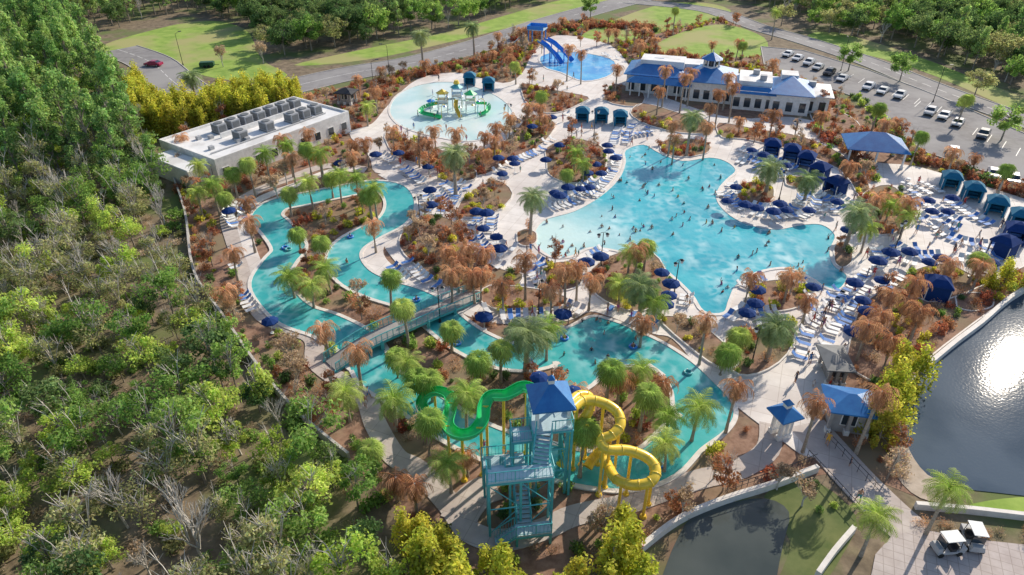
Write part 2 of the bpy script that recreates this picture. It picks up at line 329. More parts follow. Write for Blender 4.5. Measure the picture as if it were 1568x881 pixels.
for i,(nm,rg,z,mt) in enumerate(WAT):
    if 'lazy' in nm:
        k=len(rg.p)//2; A=rg.p[:k];B=rg.p[k:][::-1]; mb=MB()
        mb.add([(x,y,z) for x,y in A]+[(x,y,z) for x,y in B],[(q,q+k,q+1+k,q+1) for q in range(k-1)]); mb.obj(nm,[mt])
    else: sheet(nm,rg.p,z,mt)
    oth=[r for j,(_,r,_,_) in enumerate(WAT) if j!=i]
    wall('pool_coping',offs(rg.p,-.22 if area(rg.p)>0 else .22,True),.5,.0,z+.06,M['cop'],closed=True,smoothit=False,skip=lambda p,o=oth:any(r.has(p) for r in o))
WR=[w[1] for w in WAT]
def ell(cx,cy,rx,ry,n=10): return [(cx+rx*math.cos(k*2*math.pi/n)*(1+.12*math.sin(k*2.3)),cy+ry*math.sin(k*2*math.pi/n)) for k in range(n)]
beds=[ell(880,248,48,34),[(590,205),(640,222),(700,235),(760,225),(790,200),(815,178),(850,190),(830,222),(785,245),(745,268),(700,270),(650,255),(605,240)],
[(715,300),(760,278),(785,298),(765,322),(725,335),(700,328)],[(622,350),(660,330),(700,345),(720,382),(760,412),(800,422),(785,445),(740,448),(690,442),(645,415),(612,380)],
ell(806,366,16,13),[(905,415),(950,388),(1000,390),(1022,425),(1025,455),(985,478),(940,470),(905,445)],ell(862,425,30,22),ell(1047,228,40,14),ell(1155,298,30,18),
[(1320,300),(1360,285),(1390,310),(1395,345),(1350,362),(1318,345)],ell(1290,392,15,20),ell(1190,455,44,24),
[(1320,470),(1370,440),(1420,465),(1480,450),(1568,410),(1620,400),(1568,442),(1500,490),(1420,552),(1390,590),(1345,590),(1298,560),(1305,510)],
[(1100,190),(1160,200),(1230,212),(1290,240),(1330,285),(1320,310),(1285,262),(1210,232),(1140,215),(1105,212)],
[(985,160),(1040,175),(1090,190),(1085,205),(1040,205),(990,192),(965,175)],[(1010,490),(1060,492),(1110,530),(1130,560),(1100,565),(1050,530)],
[(800,130),(850,140),(900,150),(890,160),(850,175),(810,165)],[(940,130),(985,145),(975,165),(925,155)],[(1110,520),(1160,505),(1215,500),(1205,545),(1160,575),(1120,570)],
[(750,440),(820,445),(870,460),(840,478),(770,478),(735,462)],ell(1215,280,14,8),ell(1490,465,30,14),[(1240,160),(1300,180),(1320,205),(1290,215),(1250,195)],ell(700,270,30,12)]
BEDS=[]
for i,b in enumerate(beds):
    p=smooth(W(b),3); BEDS.append(Reg(p)); sheet('planting_bed',p,.20+.004*i,M['mulch'],.2)
    wall('bed_edging',p,.18,.1,.26+.004*i,M['cop'],closed=True,smoothit=False)
# lakes
lake_px=[(2400,380),(1700,395),(1568,448),(1505,498),(1460,530),(1412,572),(1392,612),(1382,650),(1392,690),(1420,728),(1470,748),(1568,760),(1800,790),(2400,850)]
LK=Reg(W(lake_px)); sheet('lake',smooth(W(lake_px),3),.06,M['lake'])
pond_px=[(1060,792),(1110,773),(1172,764),(1208,785),(1200,830),(1190,880),(1180,960),(985,960),(1015,880),(1035,830)]
PD=Reg(W(pond_px)); sheet('pond',smooth(W(pond_px),3),.06,M['pond'])
wall('seawall',W([(1700,392),(1568,447),(1500,500),(1460,530),(1410,572)]),.5,0,.8,M['cop'])
wall('seawall',W([(935,885),(980,845),(1040,800),(1110,770),(1180,748),(1250,722)]),.42,0,.8,M['cop'])
wall('seawall',W([(1250,885),(1275,850),(1305,815)]),.4,0,.8,M['cop'])
wall('seawall',W([(1400,778),(1480,785),(1568,795),(1700,810)]),.4,0,.7,M['cop'])
sheet('sandy_shore',smooth(W([(1378,650),(1392,690),(1420,728),(1470,752),(1440,770),(1395,755),(1365,710)]),3),.065,M['sand'])
wall('boundary_wall',W([(262,265),(285,330),(298,420),(343,490),(398,570),(458,640),(535,705)]),.28,0,1.0,M['curb'])
# ======================= VEGETATION MESHES
def leafcloud(mb,cen,dirs,size,mat,cols,flat=.5,asp=.6):
    n=len(cen); nr=dirs*flat+rng.normal(size=(n,3))*.6+np.array([0,0,.35]); nr/=np.linalg.norm(nr,axis=1)[:,None]
    a=np.cross(nr,rng.normal(size=(n,3))); a/=np.linalg.norm(a,axis=1)[:,None]; b=np.cross(nr,a)
    s=(size*rng.uniform(.6,1.35,n))[:,None]; a=a*s; b=b*s*asp
    Q=np.stack([cen-a,cen-b*.9+a*.1,cen+a,cen+b],1); mb.quads(Q,mat,cols)
def rdir(n):
    d=rng.normal(size=(n,3)); return d/np.linalg.norm(d,axis=1)[:,None]
def tree(name,lm,H=6,R=2.5,nc=14,nl=110,ls=.22,lo=.35,bark='bark',tr=.12,twigs=0,cr=.4,shape='round'):
    mb=MB(); lean=np.array([random.uniform(-.4,.4),random.uniform(-.4,.4)])
    zs=np.linspace(0,H*.8,5); 
    tp=[(lean[0]*(z/H)**2,lean[1]*(z/H)**2,z) for z in zs]
    mb.tube(tp,[tr*(1-.75*k/4) for k in range(5)],6,0)
    for i in range(nc):
        if shape=='round':
            d=rdir(1)[0]; u=random.uniform(.45,.9); c=np.array([d[0]*R*u,d[1]*R*u,H*(lo+(1-lo)/2)+d[2]*H*(1-lo)/2*u])
        elif shape=='cone':
            f=i/nc; a=random.uniform(0,6.28); rr=R*(1-f*.85)*random.uniform(.4,.9); c=np.array([rr*math.cos(a),rr*math.sin(a),H*(lo+(1-lo)*f)])
        else:
            f=random.random(); a=random.uniform(0,6.28); rr=R*random.uniform(.1,.8)*(1-.6*f*f); c=np.array([rr*math.cos(a),rr*math.sin(a),H*(.08+.85*f)])
        c[:2]+=lean*(c[2]/H)**2
        h0=max(.2*H,min(c[2]-.4,H*.75)); b0=(lean[0]*(h0/H)**2,lean[1]*(h0/H)**2,h0*.85)
        mid=((b0[0]+c[0])/2,(b0[1]+c[1])/2,(b0[2]+c[2])/2+.1)
        mb.tube([b0,mid,tuple(c)],[tr*.4,tr*.25,tr*.1],4,0,cap=False)
        rc=R*cr*random.uniform(.6,1.3); n=int(nl*random.uniform(.6,1.2)); d=rdir(n)
        sc=np.array([1,1,.72]) if shape!='col' else np.array([.8,.8,1.7])
        cen=c+d*rc*sc*(rng.uniform(.2,1.15,n)**.7)[:,None]; cen[:,2]=np.maximum(cen[:,2],.1)
        sh=random.uniform(.65,1.3); cc=sh*rng.uniform(.7,1.3,(n,1))*np.array([[1,1,1]])*(1+rng.normal(size=(n,3))*.06)
        leafcloud(mb,cen,d,ls,1,np.clip(cc,.2,2))
    for i in range(twigs):
        c=np.array([random.uniform(-R,R)*.7,random.uniform(-R,R)*.7,H*random.uniform(.8,1.15)])
        mb.tube([(0,0,H*.4),tuple(c*[.5,.5,.8]),tuple(c)],[.05,.035,.015],3,2,cap=False)
        for k in range(4):
            q=c*[.6,.6,.85]; e_=q+np.array([random.uniform(-.8,.8),random.uniform(-.8,.8),random.uniform(.3,1.1)]); mb.tube([tuple(q),tuple(e_)],[.022,.01],3,2,cap=False)
    return mb.mesh(name,[M[bark],M[lm],M['twig']])
def baretree(name,H=7,lm=None,spread=.55,n0=7):
    mb=MB()
    def br(p,d,l,r,dep):
        q=p+d*l; mb.tube([p,p+d*l*.5+Vector((random.uniform(-.1,.1)*l*.5,random.uniform(-.1,.1)*l*.5,0)),q],[r,r*.8,r*.55],4 if dep<2 else 3,0,cap=False)
        if dep<4:
            for i in range(3 if dep>0 else n0):
                nd=(d+Vector((random.uniform(-1,1),random.uniform(-1,1),random.uniform(-.2,.5)))*spread).normalized()
                br(p+d*l*random.uniform(.5,1),nd,l*random.uniform(.5,.7) ,max(.012,r*.55),dep+1)
        elif lm:
            n=5; cen=np.array(q)+rng.normal(size=(n,3))*.15; leafcloud(mb,cen,rdir(n),.14,1,rng.uniform(.7,1.3,(n,1))*np.ones((1,3)))
    br(Vector((0,0,0)),Vector((0,0,1)),H*.42,.13,0)
    return mb.mesh(name,[M['twig'],M[lm or 'lf_tan']])
def shrub(name,lm,R=.8,H=1.0,n=240,ls=.13,nc=6,spiky=False):
    mb=MB()
    for i in range(7):
        a=random.uniform(0,6.28); mb.tube([(0,0,0),(R*.5*math.cos(a),R*.5*math.sin(a),H*.7)],[.03,.01],3,0,cap=False)
    for k in range(nc):
        a=random.uniform(0,6.28); rr=R*random.uniform(.1,.65); c=np.array([rr*math.cos(a),rr*math.sin(a),H*random.uniform(.25,.62)])
        m=n//nc; d=rdir(m); cen=c+d*np.array([R*.45,R*.45,H*.36])*rng.uniform(.4,1.2,m)[:,None]; cen[:,2]=np.maximum(cen[:,2],.03)
        cc=random.uniform(.65,1.3)*rng.uniform(.7,1.3,(m,1))*np.ones((1,3)); leafcloud(mb,cen,d,ls,1,cc,asp=.25 if spiky else .6)
    return mb.mesh(name,[M['twig'],M[lm]])
def palm(name,lm,H=6,fl=2.4,nf=30,droop=1.0,tr=.16,up=1.25,kind='feather',nleaf=13,dead=False,skirt=0):
    mb=MB(); lx,ly=random.uniform(-.3,.3),random.uniform(-.3,.3)
    tp=[(lx*t*t,ly*t*t,H*t) for t in(0,.25,.5,.75,1)]
    mb.tube(tp,[tr*1.35,tr,tr*.95,tr*.9,tr*1.15],8,0)
    mb.cone((lx,ly,H-.5),tr*1.1,.7,8,0,r2=tr*.7)
    top=np.array([lx,ly,H])
    for i in range(nf+skirt):
        az=i*2.399+random.uniform(-.2,.2); f=(i+.5)/nf
        el=up-f*(up+.55)*droop if i<nf else -1.1
        L_=fl*random.uniform(.85,1.1)*(1 if i<nf else .6)
        if kind=='fan': L_*=.45+.55*min(1,f*1.6)
        k=6; pts=[];p=top.copy(); e=el
        for q in range(k+1):
            pts.append(p.copy()); st=L_/k
            p=p+np.array([math.cos(az)*math.cos(e),math.sin(az)*math.cos(e),math.sin(e)])*st; e-= (.28 if not dead else .42)*(1+.3*random.random())
        pts=np.array(pts); sh=random.uniform(.75,1.25)*(1.08-.35*f)
        mb.tube([tuple(x) for x in (pts if kind!='fan' else pts[:4])],[.035,.03,.025,.02,.015,.01,.006][:len(pts) if kind!='fan' else 4],3,1,(sh*1.1,)*3,cap=False)
        side=np.array([-math.sin(az),math.cos(az),0])
        if kind=='feather':
            Q=[];C=[]
            for q in range(nleaf):
                t=(q+1.2)/(nleaf+.6); x=t*k; i0=min(int(x),k-1); b=pts[i0]*(1-(x-i0))+pts[i0+1]*(x-i0); tg=pts[i0+1]-pts[i0]; tg/=np.linalg.norm(tg)
                ll=fl*.27*math.sin(math.pi*(.18+.72*t))*random.uniform(.8,1.1); wd=fl*.022
                for s in(1,-1):
                    dr=side*s*.8+tg*.65+np.array([0,0,-.22 if not dead else -.9]); dr/=np.linalg.norm(dr); tip=b+dr*ll
                    Q.append([b-tg*wd,b+tg*wd,tip+tg*wd*.3-np.array([0,0,ll*.12]),tip-tg*wd*.3-np.array([0,0,ll*.12])]); C.append([sh*random.uniform(.8,1.2)]*3)
            mb.quads(np.array(Q),1,np.array(C))
        else:
            b=pts[3]; tg=pts[4]-pts[3]; tg/=np.linalg.norm(tg); nn=np.cross(tg,side); Q=[];C=[]
            for q in range(13):
                an=(q-6)/6*2.1; dr=tg*math.cos(an)+side*math.sin(an)+nn*random.uniform(-.12,.12); ll=fl*.46*(1-.10*abs(an))*random.uniform(.8,1.15); pr=np.cross(nn,dr); wd=fl*.024
                tip=b+dr*ll+np.array([0,0,-ll*.4]); md=b+dr*ll*.5
                Q.append([b,md-pr*wd,tip,md+pr*wd]); C.append([sh*random.uniform(.75,1.25)]*3)
            mb.quads(np.array(Q),1,np.array(C))
    return mb.mesh(name,[M['pbark'],M[lm]])
T={}
T['lime']=[tree('broadleaf_lime',"lf_lime",random.uniform(4.5,6),random.uniform(1.9,2.5),15,100,.15,.25,twigs=3,cr=.34) for _ in range(3)]
T['green']=[tree('broadleaf_green',"lf_green",random.uniform(5,7),random.uniform(2.1,2.8),16,100,.16,.25,twigs=3,cr=.32) for _ in range(3)]
T['olive']=[tree('broadleaf_olive',"lf_olive",random.uniform(4.5,6.5),random.uniform(1.8,2.5),12,65,.14,.3,twigs=9,cr=.38) for _ in range(2)]
T['small_dark']=[tree('swamp_bay',"lf_dark",random.uniform(5,6.5),2.3,15,100,.17,.25,twigs=2,cr=.34) for _ in range(2)]
T['dark']=[tree('oak',"lf_dark",random.uniform(7,9),random.uniform(3.4,4.2),20,115,.26,.25,tr=.2,cr=.33) for _ in range(2)]
T['big']=[tree('big_oak',"lf_olive",9,4.4,22,115,.26,.25,tr=.22,cr=.3),tree('big_green',"lf_green",9,4.2,22,115,.26,.25,tr=.22,cr=.3)]
T['pine']=[tree('pine',"lf_pine",random.uniform(11,14),2.6,26,75,.21,.35,tr=.2,cr=.32,shape='cone') for _ in range(3)]
T['bare']=[baretree('bare_tree',7),baretree('bare_tree',8,None,.45),baretree('bare_tree',6,None,.6)]
T['tan']=[baretree('tan_tree',6,'lf_tan',.65,8),baretree('tan_tree',5,'lf_tan',.7,8)]
T['bamboo']=[tree('bamboo',"lf_gold",random.uniform(5,6.5),1.7,16,105,.16,.1,cr=.42,shape='col') for _ in range(3)]
T['rusttree']=[tree('rust_tree',"lf_rust",random.uniform(5.5,7),1.9,13,75,.18,.3,cr=.38,twigs=8) for _ in range(2)]+[tree('rust_tree',"lf_tan",5.5,1.8,12,60,.16,.3,cr=.4,twigs=8)]
T['sgreen']=[shrub('shrub_green','lf_green',1.0,1.1),shrub('shrub_lime','lf_lime',.9,1.0),shrub('shrub_dk','lf_dark',.9,.9)]
T['srust']=[shrub('shrub_rust','lf_rust',1.0,1.1),shrub('shrub_red','lf_red',.9,1.0),shrub('shrub_rust2','lf_rust',.8,1.3,spiky=True)]
T['stan']=[shrub('shrub_tan','lf_tan',1.0,.9,200,.12,6,True),shrub('shrub_tan2','lf_dead',1.2,1.2,200,.12,6,True)]
T['sgold']=[shrub('shrub_gold','lf_gold',.9,1.0)]
T['under']=[shrub('undergrowth','lf_olive',1.5,.8,240,.16,7),shrub('undergrowth2','lf_tan',1.4,.7,180,.15,7,True),shrub('undergrowth3','lf_green',1.4,1.1,240,.16,7)]
HS=[3.2,4,5,6,7,8]
def mk(kind,h):
    if kind=='date': return palm('date_palm','lf_date',h,3.1,50,1.0,.27,1.4,nleaf=16)
    if kind=='fan': return palm('fan_palm','lf_palm',h,2.2,50,1.1,.17,1.5,'fan')
    if kind=='queen': return palm('queen_palm','lf_palm',h,2.4,32,.95,.15,1.4,nleaf=14)
    return palm('frosted_palm','lf_dead',h,2.6,24,1.15,.16,1.2,nleaf=12,dead=True,skirt=6)
CACHE={}
def palm_mesh(kind,h):
    hh=min(HS,key=lambda a:abs(a-h)); k=(kind,hh,random.randint(0,1))
    if k not in CACHE: CACHE[k]=mk(kind,hh)
    return CACHE[k],hh
def palm_at(px,py,h,kind):
    me,hh=palm_mesh(kind,h)
    p=P(px,py,hh); nm={'date':'date_palm_tree','fan':'fan_palm_tree','queen':'queen_palm_tree','dead':'frosted_palm_tree'}[kind]
    inst(nm,me,(p.x,p.y,0),random.uniform(0,6.28),random.uniform(.9,1.08))
def scatter(px,sp,fn,jit=.5,world=None):
    poly=world or W(px); r=Reg(poly); y=r.y0; 
    while y<r.y1:
        x=r.x0
        while x<r.x1:
            p=(x+random.uniform(-jit,jit)*sp,y+random.uniform(-jit,jit)*sp)
            if inside(p,poly): fn(p)
            x+=sp
        y+=sp
def clear(p,m=1.5): return not(any(r.has(p,m) for r in ROADS) or LOT.has(p,m) or PARK.has(p,0) or LK.has(p,m))
fl=empty('woodland_trees')
def fleft(p):
    if not clear(p,2): return
    n=mn.noise(Vector((p[0]*.06,p[1]*.06,3))); n2=mn.noise(Vector((p[0]*.05,p[1]*.05,30))); u=random.random()+n*.9
    far=p[1]>105
    if random.random()<.10+.3*max(0,n2): k='bare'
    elif u<.26: k='olive'
    elif u<.62: k='lime'
    elif u<.86: k='green'
    elif u<1.1: k='small_dark'
    else: k='olive'
    if far and random.random()<.5: k='pine'
    s=random.uniform(.5,1.2)*(1.12 if far else 1)
    inst('tree',random.choice(T[k]),(p[0],p[1],0),random.uniform(0,6.28),s,fl,sz=s*random.uniform(.85,1.2))
left_px=[(-500,80),(-100,60),(90,60),(150,95),(200,165),(240,250),(262,330),(275,420),(322,505),(380,585),(440,655),(510,720),(575,785),(625,840),(650,960),(650,1100),(-600,1100)]
scatter(left_px,3.1,fleft)
fu=empty('woodland_undergrowth')
def funder(p):
    if clear(p,.5): inst('undergrowth',random.choice(T['under']),(p[0],p[1],0),random.uniform(0,6.28),random.uniform(.7,1.3),fu)
scatter(left_px,3.2,funder)
scatter([(262,330),(275,420),(322,505),(380,585),(440,655),(510,720),(575,785),(600,780),(535,710),(455,648),(395,578),(340,500),(293,425),(280,335)],1.7,funder)
ft=empty('distant_trees')
def ftop(p):
    if not clear(p,3): return
    n=mn.noise(Vector((p[0]*.02,p[1]*.02,9))); u=random.random()+n*.8
    k='dark' if u<.34 else 'big' if u<.74 else 'pine' if u<.88 else 'bare'
    if p[0]<-110 and random.random()<.5: k='pine'
    s=random.uniform(.65,1.15); inst('tree',random.choice(T[k]),(p[0],p[1],0),random.uniform(0,6.28),s,ft)
scatter([(-700,60),(-100,60),(90,52),(160,48),(280,22),(375,30),(410,80),(450,92),(560,72),(700,42),(840,2),(900,-20),(940,-70),(-900,-70)],5.7,ftop)
scatter([(1060,5),(1120,-5),(1250,50),(1400,78),(1568,140),(1900,230),(2300,200),(2300,-70),(1000,-70),(980,-15)],5.7,ftop)
bh=empty('bamboo_hedge')
def bam(p,s=1.0): inst('bamboo',random.choice(T['bamboo']),(p[0],p[1],0),random.uniform(0,6.28),random.uniform(.7,1.2)*s,bh)
scatter([(200,170),(222,135),(240,180),(285,185),(330,182),(345,168),(460,148),(458,172),(350,198),(300,208),(225,218)],1.9,lambda p:bam(p,1.2))
scatter([(620,825),(660,838),(700,860),(760,875),(820,890),(890,880),(940,850),(985,825),(1000,855),(960,960),(650,960),(610,870)],2.1,lambda p:bam(p,1.0) if not any(r.has(p,.8) for r in PATHS) else None)
scatter([(1330,690),(1380,670),(1385,640),(1400,600),(1370,590),(1335,620),(1320,650)],2.1,lambda p:bam(p,.95))
scatter([(1500,440),(1568,425),(1620,420),(1600,440),(1520,460)],2.3,lambda p:bam(p,.8))
# ======================= BUILDINGS
SOLID=[]
def hip(mb,cx,cy,z,w,d,h,mat,over=.6,ridge=None,rz=0,th=.15):
    w2,d2=w/2+over,d/2+over; r=(max(0,w2-d2) if ridge is None else ridge)
    V=[(-w2,-d2,0),(w2,-d2,0),(w2,d2,0),(-w2,d2,0),(-r,0,h),(r,0,h),(-w2,-d2,-th),(w2,-d2,-th),(w2,d2,-th),(-w2,d2,-th)]
    V=[(cx+x*math.cos(rz)-y*math.sin(rz),cy+x*math.sin(rz)+y*math.cos(rz),z+q) for x,y,q in V]
    if r<.01: Fc=[(0,1,4),(1,2,4),(2,3,4),(3,0,4)]
    else: Fc=[(0,1,5,4),(1,2,5),(2,3,4,5),(3,0,4)]
    mb.add(V,Fc+[(0,6,7,1),(1,7,8,2),(2,8,9,3),(3,9,6,0),(9,8,7,6)],mat)
def windows(mb,w,d,z,h,mg,mf,step=2.6,cx=0,cy=0,ww=1.3):
    for side in range(4):
        L_=w if side%2==0 else d; n=max(1,int(L_/step))
        for i in range(n):
            t=(i+.5)/n*L_-L_/2
            x,y,rz={0:(t,-d/2-.02,0),1:(w/2+.02,t,math.pi/2),2:(t,d/2+.02,0),3:(-w/2-.02,t,math.pi/2)}[side]
            mb.box((cx+x,cy+y,z),(ww+.2,.10,h+.2),mf,rz); mb.box((cx+x,cy+y,z),(ww,.16,h),mg,rz)
def clubhouse():
    c=P(1095,150,0); rz=math.radians(-17); e=empty('clubhouse',(c.x,c.y,0),rz)
    mats=[M['white'],M['blue'],M['roofw'],M['glass'],M['grey']]
    blocks=[(-14,4,13,11,4.2,2.6,1),(-2,2,11,12,4.4,2.6,1),(8,-1,9,12,4.2,1.0,2),(15.5,-2,8,11,4.2,2.4,1),(21,-1,5,9,3.8,.6,2)]
    w=MB();r=MB();g=MB()
    for i,(x,y,W_,D_,h,rh,m) in enumerate(blocks):
        w.box((x,y,h/2+.002*i),(W_,D_,h),0)
        hip(r,x,y,h+.16+.01*i,W_,D_,rh,m,over=.7+.01*i)
        windows(g,W_,D_,1.7,2.0,3,0,2.2,x,y)
    r.box((-13,4.5,6.1),(10,5.5,1.6),2); r.box((-5,6.5,5.4),(9,5,1.4),2); r.box((8,-.5,5.3),(7,9,.9),2); r.box((15,.5,6.2),(3.5,4,1.2),2)
    hip(r,8,-6.6,4.0,8.5,2.6,1.1,1,over=.3)
    for k in range(8):
        a=k*math.pi/4+.39; w.box((-2+1.8*math.cos(a),2+1.8*math.sin(a),7.4),(.3,.3,1.6),0)
    w.cone((-2,2,6.2),2.0,.6,8,0,r2=2.0); r.cone((-2,2,8.2),2.5,1.5,8,1,rot=.39); r.cone((-2,2,9.6),.18,.8,6,2)
    g.cone((-2,2,6.8),1.5,1.4,8,3,r2=1.5)
    for k in range(7): w.tube([(-19+k*2.1,-4.6,0),(-19+k*2.1,-4.6,3.4)],.14,8,0)
    hip(r,-12.7,-3.6,3.5,14,2.6,1.0,1,over=.3)
    for x,y in((8,1),(9.5,-3),(20,0)): r.box((x,y,6.3 if x<12 else 5.0),(1.4,1.2,1.0),4)
    w.obj('walls',mats,parent=e);r.obj('roof',mats,parent=e);g.obj('windows',mats,parent=e)
    SOLID.append((c.x,c.y,22))
clubhouse()
def polybuilding():
    H_=3.9; q=[P(*a,H_) for a in((272,212),(466,142),(518,184),(300,254))]
    c=sum(q,Vector())/4; ux=((q[1]-q[0])+(q[2]-q[3])).normalized(); rz=math.atan2(ux.y,ux.x)
    w=((q[1]-q[0]).length+(q[2]-q[3]).length)/2; d=((q[3]-q[0]).length+(q[2]-q[1]).length)/2*.92
    e=empty('flat_roof_building',(c.x,c.y,0),rz); mats=[M['white'],M['roofw'],M['glass'],M['grey'],M['dgrey']]
    b=MB(); b.box((0,0,H_/2),(w,d,H_),0)
    for s in(1,-1): b.box((0,s*(d/2-.15),H_+.2),(w,.3,.5),0); b.box((s*(w/2-.15),0,H_+.2),(.3,d-.62,.5),0)
    b.box((0,0,H_+.03),(w-.7,d-.7,.1),1); windows(b,w,d,1.7,1.4,2,0,3.4); 
    b.box((-w/2-2.2,-1,1.6),(4.2,d*.7,3.2),0); b.box((-w/2-2.2,-1,3.26),(4,d*.66,.1),1)
    b.box((w*.05,d*.02,H_+.5),(w*.62,.25,1.0),0)
    b.obj('walls',mats,parent=e)
    h=MB(); z=H_-.1
    for k in range(7):
        x=-w*.20+k*w*.095
        for y in (d*.2,-d*.18) if k%2==0 or k>4 else (d*.2,):
            h.box((x,y,z+1.1),(1.8,2.3,1.6),3); h.box((x,y,z+.25),(2.0,2.5,.2),4)
            h.cone((x,y,z+1.9),.75,.14,12,4,r2=.75); h.box((x-.93,y,z+1.1),(.06,1.9,1.1),4); h.box((x,y-1.17,z+1.1),(1.4,.06,1.1),4)
    for k in range(5): h.box((-w*.4+k*1.6,random.uniform(-d*.3,d*.3),z+.5),(.8,.8,.6),3)
    h.tube([(-w*.45,-d*.3,z+.35),(w*.4,-d*.3,z+.35)],.12,6,3); h.obj('rooftop_hvac_units',mats,parent=e)
    SOLID.append((c.x,c.y,max(w,d)*.42))
polybuilding()
def gazebo(name,px,py,z,w,d,rz,rh,open_=True,wallmat='white',roof='blue',cup=False):
    p=P(px,py,z); e=empty(name,(p.x,p.y,0),rz); mats=[M[wallmat],M[roof],M['glass'],M['white']]
    b=MB(); r=MB()
    for x in(-1,0,1):
        for y in(-1,1): b.box((x*(w/2-.2),y*(d/2-.2),z/2),(.3,.3,z),0); b.box((x*(w/2-.2),y*(d/2-.2),.3),(.5,.5,.6),3)
    b.box((0,-d/2+.2,z-.2),(w-.4,.2,.3),3); b.box((0,d/2-.2,z-.2),(w-.4,.2,.3),3)
    if not open_:
        b.box((0,0,z/2-.05),(w-.9,d-.9,z-.1),0); windows(b,w-.9,d-.9,1.7,1.2,2,3,2.4)
    hip(r,0,0,z,w,d,rh,1,over=.5)
    if cup: r.box((0,0,z+rh),(.6,.6,.5),3); r.cone((0,0,z+rh+.25),.6,.5,4,1,rot=math.pi/4)
    b.obj('posts_and_walls',mats,parent=e); r.obj('roof',mats,parent=e); SOLID.append((p.x,p.y,max(w,d)*.6)); return e
gazebo('picnic_pavilion',1340,220,3.2,9.5,7,math.radians(-14),2.2)
gazebo('entry_gazebo',1203,632,3.0,1.5,1.5,math.radians(20),1.0,cup=True)
gazebo('restroom_building',1303,614,3.2,3.9,3.2,math.radians(-12),.9,open_=False,wallmat='wood')
gazebo('towel_kiosk',1280,548,2.6,2.0,3.6,math.radians(-6),.5,open_=False,roof='dgrey',wallmat='wood')
gazebo('equipment_shed',530,140,2.6,3.4,3.0,math.radians(-15),.9,open_=False,wallmat='wood',roof='dark')
def cabmesh(col):
    b=MB(); s=2.7
    for x in(-1,1):
        for y in(-1,1): b.box((x*s/2,y*s/2,1.15),(.09,.09,2.3),1)
    b.box((0,s/2-.05,1.15),(s-.1,.05,2.2),0); 
    for x in(-1,1): b.box((x*(s/2-.05),.25,1.15),(.05,s-.7,2.2),0)
    for x in(-1,1): b.box((x*(s/2-.25),-s/2+.03,1.15),(.35,.08,2.2),0)
    h=1.0; q=s/2+.15
    b.add([(-q,-q,2.3),(q,-q,2.3),(q,q,2.3),(-q,q,2.3),(-q*.45,-q*.45,2.3+h*.7),(q*.45,-q*.45,2.3+h*.7),(q*.45,q*.45,2.3+h*.7),(-q*.45,q*.45,2.3+h*.7),(0,0,2.3+h)],
      [(0,1,5,4),(1,2,6,5),(2,3,7,6),(3,0,4,7),(4,5,8),(5,6,8),(6,7,8),(7,4,8)],0)
    for a,b2 in(((0,-q),(2*q,.04)),((0,q),(2*q,.04)),((-q,0),(.04,2*q-.1)),((q,0),(.04,2*q-.1))): b.box((a[0],a[1],2.19),(b2[0],b2[1],.24),0)
    b.box((0,.6,.35),(2.0,.8,.35),2); b.box((0,.95,.65),(2.0,.18,.5),2)
    return b.mesh('cabana_'+col,[M[col],M['white'],M['loungeb' if col=='navy' else 'teal']])
CAB={'teal':cabmesh('teal'),'navy':cabmesh('navy')}
for px,py,c,rz in [(719,118,'teal',0),(748,126,'teal',0),(892,172,'teal',-.1),(921,173,'teal',-.1),(950,177,'teal',-.1),(1183,222,'navy',-.3),(1213,230,'navy',-.4),(1236,241,'navy',-.5),(1256,258,'navy',-.8),(1281,280,'navy',-1.1),
    (1458,272,'teal',-.4),(1492,289,'teal',-.4),(1528,310,'teal',-.5),(1565,330,'teal',-.5),(1558,352,'navy',-.5),(1540,372,'navy',-2.6),(1437,436,'navy',2.8),(1600,345,'teal',-.5)]:
    p=P(px,py,2.0); inst('pool_cabana',CAB[c],(p.x,p.y,.1),rz); SOLID.append((p.x,p.y,2.2))
